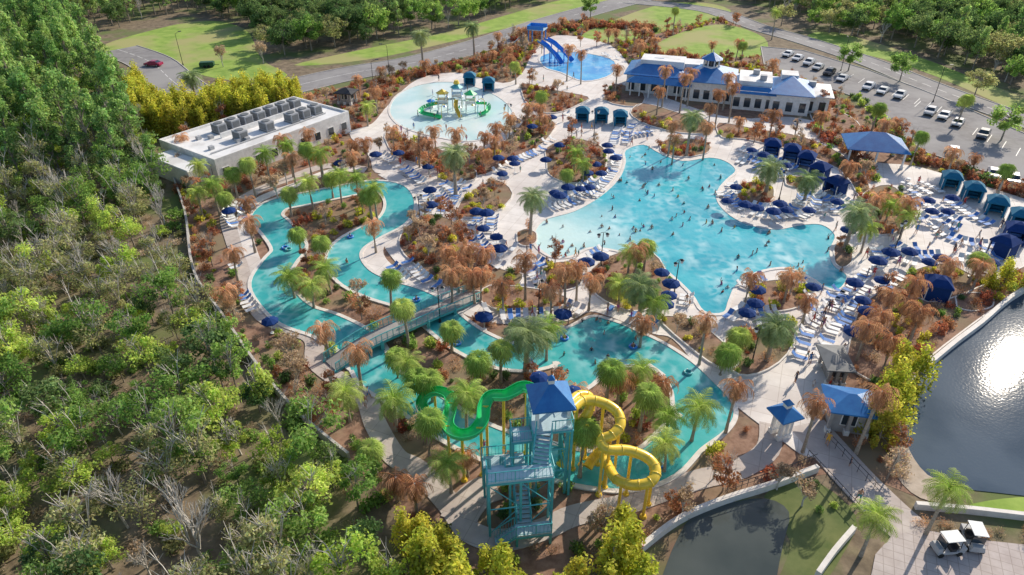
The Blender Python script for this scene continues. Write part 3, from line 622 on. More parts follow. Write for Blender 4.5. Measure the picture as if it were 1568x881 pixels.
# ======================= SLIDE TOWER
def path3(pp,n=6): return [Vector(q) for q in smooth([tuple(P(*a)) for a in pp],n,False)]
def flume(name,pp,r,mat,open_=False,post='yellow',step=9):
    e=empty(name); pts=path3(pp); mb=MB(); ns=10; 
    def ring(r_,a0,a1,n):
        V=[]
        for i,p in enumerate(pts):
            t=(pts[min(i+1,len(pts)-1)]-pts[max(i-1,0)]).normalized(); a=t.cross(Vector((0,0,1))).normalized(); b=a.cross(t)
            for k in range(n+1):
                an=a0+(a1-a0)*k/n; V.append(p+(a*math.cos(an)+b*math.sin(an))*r_)
        return V
    if open_:
        a0,a1=math.pi*.93,math.pi*2.07
        A=ring(r,a0,a1,ns);B=ring(r*.9,a0,a1,ns); n=ns+1; o=len(A); Fc=[]
        for i in range(len(pts)-1):
            for k in range(ns): Fc+=[(i*n+k,(i+1)*n+k,(i+1)*n+k+1,i*n+k+1),(o+i*n+k,o+i*n+k+1,o+(i+1)*n+k+1,o+(i+1)*n+k)]
            for k in(0,ns): Fc.append((i*n+k,o+i*n+k,o+(i+1)*n+k,(i+1)*n+k))
        mb.add(A+B,Fc)
        for s in(0,ns): mb.tube([A[i*n+s] for i in range(len(pts))],.05,5)
    else:
        mb.tube(pts,r,14,0,cap=False); mb.tube(pts,r*.93,14,0,cap=False)
        for i in range(2,len(pts)-1,4):
            t=(pts[i+1]-pts[i-1]).normalized(); mb.tube([pts[i]-t*.05,pts[i]+t*.05],r*1.08,14,0)
    mb.obj('flume',[M[mat]],parent=e,smooth=True)
    s=MB()
    for i in range(4,len(pts)-2,step):
        p=pts[i]
        if p.z>1.8: s.tube([(p.x,p.y,0),(p.x,p.y,p.z-r*.9)],.14,8,0); s.cone((p.x,p.y,.0),.35,.3,8,0,r2=.25); s.tube([(p.x-.4,p.y,p.z-r*.95),(p.x+.4,p.y,p.z-r*.95)],.08,6,0)
    s.obj('support_posts',[M[post]],parent=e); return e
flume('green_water_slide',[(815,596,8.6),(800,592,8.4),(775,604,8.0),(752,606,7.6),(742,622,7.2),(738,645,6.7),(722,662,6.2),(700,664,5.7),(685,650,5.2),(690,625,4.7),(688,606,4.0),(668,598,3.2),(650,606,2.2),(646,622,1.2),(654,634,.6)],.58,'green',True,'yellow')
flume('yellow_water_slide',[(872,630,8.4),(892,614,8.2),(920,616,7.9),(944,630,7.5),(950,650,7.1),(938,666,6.7),(921,674,6.3),(930,688,6.0),(962,690,5.6),(992,702,5.2),(1004,720,4.8),(996,738,4.4),(970,743,4.0),(944,734,3.5),(930,712,3.0),(922,692,2.3),(910,700,1.4),(900,716,.8)],.46,'yellow')
flume('yellow_water_slide',[(868,622,8.4),(885,606,8.2),(902,608,7.8),(903,626,7.0),(890,648,5.6),(876,676,3.6),(866,698,1.8),(858,712,.8)],.44,'yellow')
# umbrella
b=MB(); b.tube([(0,0,0),(0,0,2.7)],.035,6,1); b.cone((0,0,0),.35,.08,12,1,r2=.33); R_=1.25
V=[(R_*math.cos(k*math.pi/4),R_*math.sin(k*math.pi/4),2.15) for k in range(8)]+[(R_*.55*math.cos(k*math.pi/4),R_*.55*math.sin(k*math.pi/4),2.48) for k in range(8)]+[(0,0,2.72)]+[(R_*math.cos(k*math.pi/4),R_*math.sin(k*math.pi/4),1.98) for k in range(8)]
b.add(V,[(k,(k+1)%8,8+(k+1)%8,8+k) for k in range(8)]+[(8+k,8+(k+1)%8,16) for k in range(8)]+[(17+k,17+(k+1)%8,(k+1)%8,k) for k in range(8)],0)
for k in range(8): b.tube([(0,0,2.2),(R_*.97*math.cos(k*math.pi/4),R_*.97*math.sin(k*math.pi/4),2.14)],.015,3,1,cap=False)
b.cone((0,0,2.7),.05,.18,6,1); UM=b.mesh('umbrella',[M['navy'],M['loungew']])
def tower():
    T0=P(843,606,10.6); rz=math.radians(8); e=empty('slide_tower'); K=.70
    mats=[M['tealst'],M['tdeck'],M['blue'],M['yellow'],M['white']]
    f=MB(); 
    def rail(pts,h=1.1):
        for a,b in zip(pts[:-1],pts[1:]):
            a=Vector(a);b=Vector(b); 
            f.tube([a+Vector((0,0,h)),b+Vector((0,0,h))],.045,5,0); f.tube([a+Vector((0,0,.15)),b+Vector((0,0,.15))],.03,4,0)
            n=max(1,int((b-a).length/.3))
            for i in range(n+1):
                q=a.lerp(b,i/n); f.tube([q,q+Vector((0,0,h))],.045 if i%5==0 else .015,4,0,cap=False)
    def R(x,y,z): x*=K;y*=K; return (T0.x+x*math.cos(rz)-y*math.sin(rz),T0.y+x*math.sin(rz)+y*math.cos(rz),z)
    def slab(x0,x1,y0,y1,z): 
        c=R((x0+x1)/2,(y0+y1)/2,z); f.box(c,((x1-x0)*K,(y1-y0)*K,.18),1,rz); f.box((c[0],c[1],z-.19),((x1-x0)*K+.12,(y1-y0)*K+.12,.2),0,rz)
    def flight(a,b,w):
        a=Vector(a);b=Vector(b); d=b-a; n=max(2,int(abs(d.z)/.18)); hd=Vector((d.x,d.y,0)); ang=math.atan2(hd.y,hd.x); sd=Vector((-hd.y,hd.x,0)).normalized()*w/2
        for i in range(n):
            q=a.lerp(b,(i+.5)/n); f.box(tuple(q),(hd.length/n+.03,w,.05),1,ang)
        for s in(1,-1):
            f.tube([a+sd*s-Vector((0,0,.1)),b+sd*s-Vector((0,0,.1))],.10,4,0); rail([a+sd*s,b+sd*s])
    zt=8.2; zl=6.6
    slab(-2.4,2.4,-2.4,2.6,zt); 
    rail([R(-2.4,-.6,zt),R(-2.4,2.6,zt),R(2.4,2.6,zt),R(2.4,1.2,zt)]); rail([R(2.4,-1,zt),R(2.4,-2.4,zt),R(-.2,-2.4,zt)])
    slab(-4.9,-2.5,-2.4,-.2,zt-.8); rail([R(-2.5,-.2,zt-.8),R(-4.9,-.2,zt-.8),R(-4.9,-2.4,zt-.8),R(-2.5,-2.4,zt-.8)])
    for x in(-1.9,1.9):
        for y in(-1.9,1.9):
            f.box(R(x,y,4.1),(.26,.26,8.2),0,rz); f.box(R(x,y,9.5),(.28,.28,2.2),4,rz)
    for x in(-2.3,2.3):
        for y in(-2.3,0,2.5): f.box(R(x,y,4),(.2,.2,8),0,rz)
    for z in(3,5.6):
        for a,b in((( -1.9,-1.9),(1.9,-1.9)),((1.9,-1.9),(1.9,1.9)),((1.9,1.9),(-1.9,1.9)),((-1.9,1.9),(-1.9,-1.9))):
            f.tube([R(*a,z),R(*b,z)],.08,5,0); f.tube([R(*a,z-2.4),R(*b,z)],.05,4,0)
    flight(R(-1.1,-2.4,zt),R(-2.0,-5.3,zl+.1),1.3)
    slab(-8.4,-.8,-7.3,-5.3,zl); rail([R(-3.1,-5.3,zl+.1),R(-5.8,-5.3,zl+.1)]); rail([R(-.8,-5.3,zl+.1),R(-.8,-7.3,zl+.1),R(-8.4,-7.3,zl+.1),R(-8.4,-5.3,zl+.1)])
    flight(R(-7.0,-5.3,zl+.1),R(-7.2,-1.4,4.0),1.2); slab(-8.4,-3.2,-1.4,.4,3.9)
    rail([R(-3.2,.4,4),R(-8.4,.4,4),R(-8.4,-1.4,4)])
    flight(R(-4.0,-1.4,3.9),R(-4.2,-7.5,1.5),1.2); slab(-5.4,-1.2,-9.2,-7.5,1.4); rail([R(-5.4,-9.2,1.5),R(-1.2,-9.2,1.5),R(-1.2,-7.5,1.5)]); flight(R(-5.4,-8.4,1.4),R(-7.8,-8.4,.1),1.1)
    for x,y,z in((-8.3,-7.2,zl-.1),(-8.3,-5.4,zl-.1),(-.9,-7.2,zl-.1),(-.9,-5.4,zl-.1),(-4.6,-7.2,zl-.1),(-5.6,-5.4,zl-.1),(-8.3,-1.3,3.8),(-8.3,.3,3.8),(-3.3,.3,3.8),(-1.3,-9.1,1.3),(-5.3,-9.1,1.3),(-4.8,-2.3,7.3),(-4.8,-.3,7.3)):
        f.box(R(x,y,z/2),(.2,.2,z),0,rz)
    for a,b in(((-8.3,-7.2),(-4.6,-7.2)),((-4.6,-7.2),(-.9,-7.2)),((-.9,-7.2),(-.9,-5.4)),((-8.3,-7.2),(-8.3,-5.4))):
        f.tube([R(*a,.4),R(*b,3.4)],.05,4,0); f.tube([R(*b,3.4),R(*a,6.2)],.05,4,0); f.tube([R(*a,3.4),R(*b,3.4)],.07,4,0)
    f.obj('frame_platforms_and_stairs',mats,parent=e)
    r=MB(); hip(r,0,0,0,3.0,3.0,1.7,2,over=.3); r.box((0,0,1.75),(.5,.5,.4),4); r.cone((0,0,1.95),.42,.4,4,2,rot=math.pi/4)
    r.obj('roof',mats,loc=(T0.x,T0.y,10.5),rz=rz,parent=e)
    for px,py,z in((826,566,9.2),(878,588,9.2)):
        q=P(px,py,z); inst('platform_umbrella',UM,(q.x,q.y,z-2.4),0,.7,parent=e)
        m_=MB(); m_.tube([(q.x,q.y,0),(q.x,q.y,z-2.4)],.06,6,0); m_.obj('umbrella_mast',mats,parent=e)
tower()
def lounger(mat):
    b=MB(); b.box((0,-.3,.36),(.58,1.25,.05),0)
    b.add([(-.29,.32,.34),(.29,.32,.34),(.29,.85,.78),(-.29,.85,.78),(-.29,.35,.39),(.29,.35,.39),(.29,.82,.82),(-.29,.82,.82)],[(3,2,1,0),(4,5,6,7),(0,1,5,4),(1,2,6,5),(2,3,7,6),(3,0,4,7)],0)
    for x in(-.31,.31):
        b.tube([(x,-.93,.36),(x,.33,.36),(x,.88,.8)],.025,5,1)
        for y in(-.75,.25): b.tube([(x,y,0),(x,y,.36)],.022,5,1)
    b.tube([(-.29,.6,.2),(-.29,.82,.78)],.02,4,1); b.tube([(.29,.6,.2),(.29,.82,.78)],.02,4,1)
    return b.mesh('lounger',[M[mat],M['loungew']])
LG=[lounger('loungew'),lounger('loungeb'),lounger('loungew')]
LGP=[]
def free(p,m=.6): return not(any(r.has(p,m) for r in WR) or any(r.has(p,.2) for r in BEDS) or any(math.hypot(p[0]-a,p[1]-b)<r*.8 for a,b,r in SOLID))
def row(px,side=1,sp=.95,p_=.88,off=0):
    c=smooth(W(px),8,False); acc=0
    if off: c=offs(c,off)
    for a,b in zip(c[:-1],c[1:]):
        L_=math.hypot(b[0]-a[0],b[1]-a[1]); t=acc
        while t<L_:
            q=(a[0]+(b[0]-a[0])*t/L_,a[1]+(b[1]-a[1])*t/L_); an=math.atan2(b[1]-a[1],b[0]-a[0])+(0 if side>0 else math.pi)
            if random.random()<p_ and free(q,.7) and (DECK.has(q) or any(r.has(q) for r in PATHS)) and all((q[0]-u)**2+(q[1]-v)**2>.7 for u,v in LGP):
                inst('sun_lounger',random.choice(LG),(q[0],q[1],.12),an+random.uniform(-.12,.12)); LGP.append(q)
            t+=sp
        acc=t-L_
ROWS=[[(845,322),(880,312),(915,290),(938,265),(945,240)],[(850,305),(885,300),(905,285),(925,262)],[(735,330),(730,360),(745,385),(775,395)],[(722,345),(722,372),(740,398),(768,412)],
 [(795,240),(820,225),(850,215)],[(760,265),(790,250),(825,235)],[(1112,300),(1135,322),(1175,335),(1215,332)],[(1120,285),(1130,305),(1165,322),(1205,318)],[(1225,335),(1245,322),(1250,305)],
 [(1135,232),(1160,240),(1190,250),(1215,262)],[(1140,245),(1170,255),(1205,275)],[(905,398),(930,382),(950,378)],[(1030,405),(1050,440),(1050,470)],[(1120,470),(1150,482),(1200,478),(1240,455)],[(1130,445),(1150,432),(1170,428)],[(1225,435),(1245,445)],
 [(770,488),(820,486),(870,484)],[(745,478),(790,470),(850,468),(890,480)],[(640,400),(660,420),(690,432)],[(625,405),(650,430),(680,445)],[(362,430),(372,455),(390,480)],[(350,390),(365,415)],[(360,350),(350,330),(370,312)],
 [(585,240),(620,262),(650,285)],[(650,300),(660,320),(640,345)],[(1410,310),(1440,330),(1470,345)],[(1400,330),(1430,350),(1460,362)],[(1450,310),(1490,335),(1520,350)],[(1370,380),(1400,395),(1440,395)],[(1330,420),(1300,450),(1280,480)],[(1290,500),(1300,470),(1330,440)],[(1240,500),(1265,480),(1290,450)],
 [(1470,400),(1500,405),(1530,395)],[(1340,385),(1350,405),(1330,425)],[(900,105),(925,92),(940,88)],[(800,150),(840,165),(870,178)],[(955,190),(945,205),(940,225)],[(1230,300),(1265,315),(1285,330)],[(1255,560),(1262,530),(1275,500)],[(1345,455),(1370,430),(1400,420)],[(1420,300),(1400,290),(1380,285)],
 [(1420,340),(1440,360),(1480,375),(1520,380)],[(1250,300),(1270,312),(1290,325)],[(1000,205),(980,208),(960,212)],[(680,285),(700,300),(690,320)],[(520,235),(545,245),(565,255)],[(800,410),(815,420),(830,440)],[(1000,500),(960,485),(930,478)]]
for r_ in ROWS: row(r_,1)
for r_ in ROWS[::2]: row(r_,1,off=2.3,p_=.7)
for r_ in ROWS[1::3]: row(r_,1,off=-2.3,p_=.6)
for px,py in [(857,220),(836,242),(788,247),(769,262),(763,240),(785,240),(930,220),(932,229),(913,248),(900,262),(889,285),(870,285),(857,298),(921,262),(903,283),(850,292),(943,240),(745,325),(760,358),(765,378),(740,345),(730,322),(1014,413),(1028,432),(1025,448),(1020,462),(920,391),(898,400),(1128,283),(1115,303),(1142,312),(1185,322),(1205,318),(1195,310),(1160,316),(1152,226),(1170,236),(1240,318),(1258,270),(1205,250),(1283,306),(1161,440),(1158,460),(1247,434),(1145,475),
 (741,482),(868,487),(862,478),(412,487),(660,312),(658,289),(655,252),(520,248),(350,320),(1429,320),(1424,303),(1453,320),(1365,385),(1394,383),(1425,397),(1352,424),(1443,392),(1323,455),(1330,475),(1308,505),(1310,430),(1460,300),(1495,402),(1520,398),(1345,398),(895,100),(912,95),(937,92),(790,183),(822,165),(815,192),(845,178),(960,215),(1273,345),(1300,350),(575,235),(610,232)]:
    p=P(px,py,2.3)
    if not any(r.has((p.x,p.y)) for r in WR): inst('patio_umbrella',UM,(p.x,p.y,.105),random.uniform(0,1),random.uniform(.8,1.0))
# ======================= BRIDGE
def bridge():
    e=empty('footbridge'); pp=[(506,560,.25),(560,524,1.1),(612,500,1.35),(664,477,1.1),(726,452,.25)]
    pts=path3(pp,6); f=MB(); w=2.5
    L2=offs([(p.x,p.y) for p in pts],w/2); R2=offs([(p.x,p.y) for p in pts],-w/2); z=[p.z for p in pts]; k=len(pts)
    V=[(*L2[i],z[i]) for i in range(k)]+[(*R2[i],z[i]) for i in range(k)]+[(*L2[i],z[i]-.35) for i in range(k)]+[(*R2[i],z[i]-.35) for i in range(k)]
    f.add(V,[(i,i+k,i+1+k,i+1) for i in range(k-1)],0); f.add(V,[(i,i+1,i+1+2*k,i+2*k) for i in range(k-1)]+[(i+k,i+3*k,i+1+3*k,i+1+k) for i in range(k-1)]+[(i+2*k,i+1+2*k,i+1+3*k,i+3*k) for i in range(k-1)],1)
    for S_ in(L2,R2):
        f.tube([(*S_[i],z[i]+1.05) for i in range(k)],.06,5,1); f.tube([(*S_[i],z[i]+.2) for i in range(k)],.04,4,1)
        for i in range(k-1):
            for j in range(6):
                t=j/6; x=S_[i][0]*(1-t)+S_[i+1][0]*t; y=S_[i][1]*(1-t)+S_[i+1][1]*t; zz=z[i]*(1-t)+z[i+1]*t
                f.tube([(x,y,zz),(x,y,zz+1.05)],.05 if j==0 else .016,4,1,cap=False)
            if i%4==0: f.box((S_[i][0],S_[i][1],z[i]/2),(.35,.35,z[i]),1)
    f.obj('deck_and_railings',[M['wood'],M['tealst']],parent=e)
bridge()
def railing(name,px,h=1.0,z0=.1):
    c=smooth(W(px),4,False); f=MB(); f.tube([(x,y,z0+h) for x,y in c],.04,4); f.tube([(x,y,z0+.5*h) for x,y in c],.025,4)
    for a,b in zip(c[:-1],c[1:]):
        n=max(1,int(math.hypot(b[0]-a[0],b[1]-a[1])/.6))
        for i in range(n): t=i/n; x=a[0]+(b[0]-a[0])*t; y=a[1]+(b[1]-a[1])*t; f.tube([(x,y,z0),(x,y,z0+h)],.03,4)
    f.obj(name,[M['dark']])
railing('metal_railing',[(1262,672),(1300,712),(1345,760)]); railing('metal_railing',[(1235,702),(1275,745),(1315,790)])
railing('metal_railing',[(1110,765),(1180,742),(1245,716)],1.0,.8)
# ======================= SPLASH PLAY STRUCTURE
def splashplay():
    c=P(700,172); e=empty('splash_play_structure',(c.x,c.y,.13)); f=MB(); mats=[M['tealst'],M['yellow'],M['green'],M['slblue'],M['tdeck'],M['white']]
    for x,y,h in((-3,0,2.6),(0,1.5,3.4),(3,0,2.4)):
        for a in(-1,1):
            for b_ in(-1,1): f.tube([(x+a,y+b_,0),(x+a,y+b_,h+1.5)],.08,8,5)
        f.box((x,y,h-.6),(2.2,2.2,.12),4); f.cone((x,y,h+1.5),1.5,.9,6,{-3:1,0:0,3:2}[x]); 
        for s in(-1,1): f.box((x+s*1.05,y,h-.1),(.05,2.0,.6),1 if x else 3); f.box((x,y+s*1.05,h-.1),(2.0,.05,.6),5)
    f.box((-1.5,.8,2.5),(2.2,1,.12),4,.4); f.box((1.5,.8,2.3),(2.2,1,.12),4,-.4)
    def ch(pts,mat,r=.45):
        q=[Vector(p) for p in smooth(pts,5,False)]
        for i in range(len(q)-1):
            t=(q[i+1]-q[i]).normalized(); a=t.cross(Vector((0,0,1))).normalized(); u=a.cross(t)
            V=[];
            for p in(q[i],q[i+1]):
                for k in range(7): an=math.pi+math.pi*k/6; V.append(p+a*math.cos(an)*r+u*math.sin(an)*r)
            f.add(V,[(k,k+1,k+8,k+7) for k in range(6)],mat)
    ch([(-4,-.5,2.3),(-6.5,-1,1.8),(-7.5,-3,1.2),(-5,-4.2,.9),(-3,-4.5,.5)],2,.6); ch([(4,0,2.1),(6.5,1,1.6),(6.8,-1.5,1.0),(5,-3,.5)],2,.5); ch([(0,0,3),(0,-2.5,1.8),(1,-4.5,.5)],1,.45)
    for k in range(9):
        a=k*.7; x,y=6*math.cos(a),5*math.sin(a); f.tube([(x,y,0),(x,y,2.4),(x*.9,y*.9,2.9),(x*.78,y*.78,2.6)],.07,6,(1,5,0)[k%3]); f.cone((x*.78,y*.78,2.2),.4,.35,8,(3,2,1)[k%3])
    f.cone((0,1.5,5.7),.7,.7,10,1,r2=.4); f.box((-6,3,.7),(1.2,1.2,1.4),5); f.cone((-6,3,1.4),1,.5,8,3)
    f.obj('play_frame_and_slides',mats,parent=e)
splashplay()
flume('blue_body_slide',[(826,62,5),(838,70,4.4),(850,82,2.6),(860,96,.8)],.7,'slblue',True,'slblue',4)
flume('blue_body_slide',[(836,58,5),(850,66,4.4),(864,78,2.6),(876,92,.8)],.7,'slblue',True,'slblue',4)
f=MB(); c=P(822,70)
for x in(-2,2):
    for y in(-2,2): f.box((x,y,2.4),(.3,.3,4.8),0)
f.box((0,0,4.6),(5,4.6,.2),1)
for s in(-1,1): f.box((0,s*2.2,5.2),(4.8,.08,1),0)
f.box((-2.4,0,5.2),(.08,4.3,1),0)
for i in range(14): f.box((-2.6-.32*i,0,4.5-.32*i),(.34,1.6,.08),1)
f.obj('kids_slide_platform',[M['slblue'],M['tdeck']],(c.x,c.y,.1),-.3)
# ======================= CARS
def car(suv=False):
    b=MB(); W_=1.84; h=.0 if not suv else .12
    prof=[(-2.3,.35),(-2.28,.75+h),(-1.9,.88+h),(-1.2,.95+h),(-.55,1.38+h*1.6),(.9,1.42+h*1.8),(1.75 if not suv else 2.1,1.0+h*1.2),(2.25,.95+h),(2.3,.4)]
    def sec(y,sc): return [(x,y*(sc if z>1.0+h else 1),z) for x,z in prof]
    A=sec(-W_/2,.80);B=sec(W_/2,.80); n=len(prof)
    b.add(A+B,[(i,i+1,i+1+n,i+n) for i in range(n-1)]+[(n-1,0,n,2*n-1)]+[tuple(range(n)),tuple(range(2*n-1,n-1,-1))],0)
    for s in(-1,1):
        y=s*(W_/2*.905); b.add([(-1.0,y*1.03,1.0+h),(1.5,y*1.03,1.0+h),(.85,y*.90,1.36+h*1.6),(-.5,y*.90,1.33+h*1.5)],[(0,1,2,3)],1)
    o=.012
    b.add([(-1.17-o,-.8,.98+h+o),(-1.17-o,.8,.98+h+o),(-.58-o,.68,1.36+h*1.6+o),(-.58-o,-.68,1.36+h*1.6+o)],[(0,1,2,3)],1)
    b.add([((1.7 if not suv else 2.05)+o,-.8,1.04+h+o),((1.7 if not suv else 2.05)+o,.8,1.04+h+o),(.98,.68,1.40+h*1.7+o),(.98,-.68,1.40+h*1.7+o)],[(0,1,2,3)],1)
    for x in(-1.45,1.4):
        for s in(-1,1): b.tube([(x,s*.68,.34),(x,s*.95,.34)],.34,14,2); b.tube([(x,s*.95,.34),(x,s*.965,.34)],.2,8,3)
    for s in(-1,1): b.box((-2.27,s*.65,.72),(.08,.35,.14),3); b.box((2.28,s*.68,.8),(.06,.3,.16),4); b.box((-.75,s*1.0,1.0+h),(.18,.14,.12),0)
    b.box((-2.29,0,.45),(.06,1.3,.2),2)
    return b.mesh('car',[M['car'],M['glass'],M['tyre'],M['grey'],M['redl']])
CR=[car(),car(True)]
cols=[(.75,.75,.76),(.04,.04,.045),(.35,.36,.38),(.78,.78,.77),(.10,.12,.16),(.25,.04,.04),(.55,.56,.58),(.06,.10,.2)]
def carat(px,py,rz,col=None):
    p=P(px,py,.6); o=inst('parked_car',random.choice(CR),(p.x,p.y,.07),rz); o.color=(*(col or random.choice(cols)),1)
ra=math.radians
mk_=MB()
for i,(px,py) in enumerate([(1222,89),(1239,96),(1253,103),(1270,111),(1290,120),(1207,83),(1330,133),(1352,139),(1378,146)]):
    carat(px,py,ra(50),cols[0] if i in(0,1,4,6) else None)
for px,py in [(1425,171),(1446,177),(1467,188),(1506,206),(1460,232),(1522,266),(1550,275),(1590,245)]: carat(px,py,ra(50 if py<215 else 62))
for i in range(16):
    p=P(1200+i*17,80+i*6.3); mk_.box((p.x,p.y,.075),(5,.12,.012),0,ra(50))
for i in range(14):
    p=P(1405+i*22,160+i*10.5); mk_.box((p.x,p.y,.075),(5.2,.12,.012),0,ra(50))
mk_.obj('parking_bay_markings',[M['paint']])
carat(235,98,ra(-10),(.35,.02,.08))
b=MB(); b.box((0,0,.75),(3.6,1.9,.9),0); b.box((0,0,1.25),(3.2,1.6,.25),0); b.tube([(1.8,0,.5),(3,0,.5)],.06,6,1)
for s in(-1,1):
    for x in(-.5,.5): b.tube([(x,s*.85,.35),(x,s*1.1,.35)],.35,12,1)
p=P(318,103); b.obj('utility_trailer',[M['tgreen'],M['tyre']],(p.x,p.y,0.03),.2)
def cart(px,py,rz):
    p=P(px,py,.8); b=MB(); b.box((0,0,.45),(2.3,1.15,.25),0); b.box((-.95,0,.7),(.5,1.1,.45),0,taper=.8); b.box((.15,0,.72),(.5,1.05,.3),3); b.box((.42,0,1.05),(.12,1.05,.5),3); b.box((.95,0,.72),(.6,1.1,.3),0)
    for x in(-.85,.75):
        for s in(-1,1): b.tube([(x,s*.45,.25),(x,s*.62,.25)],.25,12,2)
    for x in(-.75,.7):
        for s in(-1,1): b.tube([(x,s*.5,.6),(x*.8,s*.5,1.85)],.03,5,2)
    b.box((-.02,0,1.88),(1.5,1.1,.07),1); b.box((-.72,0,1.3),(.03,1.0,.7),4); b.tube([(-.55,.25,.9),(-.3,.25,1.15)],.03,5,2)
    b.obj('golf_cart',[M['grey'],M['loungew'],M['tyre'],M['dark'],M['glass']],(p.x,p.y,.125),rz)
cart(1452,836,.1); cart(1490,824,1.4)
# ======================= LAMPS
def lampmesh(h,dbl=True):
    b=MB(); b.cone((0,0,0),.22,.5,8,0,r2=.12); b.tube([(0,0,.4),(0,0,h)],[.08,.05],8,0)
    if dbl:
        b.tube([(-.6,0,h-.2),(-.3,0,h+.1),(.3,0,h+.1),(.6,0,h-.2)],.035,5,0)
        for s in(-1,1): b.cone((s*.6,0,h-.62),.16,.4,8,1,r2=.24); b.cone((s*.6,0,h-.2),.3,.22,8,0)
    else: b.tube([(0,0,h),(1.2,0,h+.3)],.04,5,0); b.box((1.5,0,h+.3),(.8,.35,.14),0); b.box((1.5,0,h+.22),(.6,.25,.03),1)
    return b.mesh('lamp',[M['dark'],M['loungew']])
LM=[lampmesh(5.2),lampmesh(8,False)]
for px,py in [(924,358),(1203,262),(912,170),(1222,185),(826,432),(778,160),(1040,400),(670,440),(1385,340),(640,300),(1165,500)]:
    p=P(px,py,5.2); inst('lamp_post',LM[0],(p.x,p.y,.1),random.uniform(0,1))
for px,py in [(1447,102),(568,95),(592,70),(268,52),(1300,60)]:
    p=P(px,py,8); inst('street_lamp',LM[1],(p.x,p.y,0),random.uniform(0,6))
# ======================= PALMS
for a in [(813,298,7,'date'),(695,240,7,'date'),(1060,176,8,'date'),(1310,326,6,'date'),(645,58,8,'date'),(725,40,8,'date'),(985,437,5,'date'),(1188,500,5,'date'),(1180,262,4,'date'),(806,516,5,'date'),(292,118,6,'date'),(1240,275,4,'date')]: palm_at(*a)
for a in [(440,296,4),(473,281,5),(517,268,5),(545,274,5),(572,292,5),(620,470,6),(594,424,5),(500,410,4),(490,372,3.2),(445,425,3.2),(475,440,3.2),(528,600,4),(570,682,4),(602,614,4),(652,640,6),(688,708,4),(712,608,5),(728,552,5),(766,530,5),(838,510,4),(893,660,6),(933,566,5),(987,602,5),(985,562,4),(1025,637,3.2),(1068,630,4),(1025,676,4),(1110,540,3.2),(1135,513,3.2),
 (325,285,5),(355,265,5),(300,292,5),(380,250,6),(405,236,6),(470,226,6),(490,238,5),(440,222,6),(340,300,4),(1345,165,5),(1410,206,6),(1545,256,5),(830,145,5),(790,98,5),(605,545,3.2),(660,580,3.2),(455,355,3.2),(690,505,3.2),(880,235,4),(895,250,4),(870,262,4),(965,385,4),(990,378,4),(950,440,3.2),(1140,65,6),(1345,790,5),(1455,745,6),(1365,312,4),(1390,330,4),(1500,395,4),(1005,465,3.2),(1190,18,8),(1035,12,8),(1480,150,6),(565,300,4),(1330,350,4),(620,555,3.2),(640,575,3.2),(300,250,5),(505,270,4),(560,165,4)]: palm_at(*a,'fan' if random.random()<.5 else 'queen')
for a in [(375,308,6),(352,382,5),(347,440,5),(430,212,6),(570,340,5),(700,398,5),(735,412,5),(716,382,5),(805,400,6),(868,408,7),(886,402,6),(1085,482,7),(1130,582,7),(1348,598,8),(1256,610,7),(1370,445,5),(1020,110,8),(1048,118,8),(1104,138,8),(1126,130,8),(892,78,8),(870,74,8),(1185,176,6),(1262,175,5),(780,176,5),(740,203,5),(1392,312,5),(545,540,5),(860,415,5),(1300,255,5),(1400,430,5),(1345,480,4),(497,505,4),(600,195,5),(655,215,5),(808,160,5),(1150,420,5),(945,105,6),(1345,300,5),(560,215,5),(538,215,5),(1010,135,6),(380,340,5),(845,440,5),(760,195,5),(640,225,4),(1090,160,6),(1360,300,4),(1060,108,8),(1115,120,7),(470,200,5),(445,240,5),(725,425,4),(680,380,4),(1210,425,4),(1240,455,4),(985,490,4),(1030,185,7),(1085,190,7),(1035,205,6),(665,195,5),(700,205,5),(905,425,5),(690,420,5),(770,430,5),(1330,500,5),(1370,520,5),(1410,480,5)]: palm_at(*a,'dead')
# ======================= SHRUBS in mulch
PATHR=PATHS+[PLZ]
sb=empty('shrub_planting')
def plant(p):
    inbed=any(r.has(p) for r in BEDS)
    if any(r.has(p,.75) for r in WR): return
    if not inbed and (DECK.has(p,.3) or any(r.has(p,.6) for r in PATHR)): return
    if LK.has(p,1) or PD.has(p,1) or LOT.has(p,.5) or any(r.has(p,.5) for r in ROADS) or any(r.has(p) for r in LAWN): return
    if any(math.hypot(p[0]-a,p[1]-b)<r for a,b,r in SOLID): return
    n=mn.noise(Vector((p[0]*.09,p[1]*.09,1)))
    z=.2 if inbed else .02
    q=random.random()
    if q<.045: inst('frosted_tree',random.choice(T['rusttree']+T['tan'][:1]),(p[0],p[1],z),random.uniform(0,6.28),random.uniform(.4,.8),sb); return
    if q<.058: inst('frosted_palm',palm_mesh('dead',random.choice([3.2,4,5]))[0],(p[0],p[1],0),random.uniform(0,6.28),random.uniform(.8,1.05),sb); return
    if random.random()<.20+.3*max(0,-n*2): return
    u=random.random()*.8+.2+n*.6+(.10 if p[1]>80 else -.16 if p[0]<10 and p[1]<75 else .04)
    k='sgreen' if u<.38 else 'stan' if u<.64 else 'srust' if u<.97 else 'sgold'
    s=random.uniform(.4,1.2); inst('shrub',random.choice(T[k]),(p[0],p[1],z),random.uniform(0,6.28),s,sb,sz=s*random.uniform(.8,1.5))
scatter(None,1.4,plant,world=PARK.p)
scatter([(1395,792),(1480,800),(1568,810),(1700,830),(1700,845),(1500,825),(1400,808)],1.2,lambda p:inst('shrub',random.choice(T['stan']),(p[0],p[1],.03),random.uniform(0,6),.7,sb))
scatter([(1215,745),(1245,735),(1310,790),(1290,830),(1260,800)],2.2,lambda p:inst('shrub',random.choice(T['stan']+T['sgreen']),(p[0],p[1],.03),random.uniform(0,6),.6,sb))
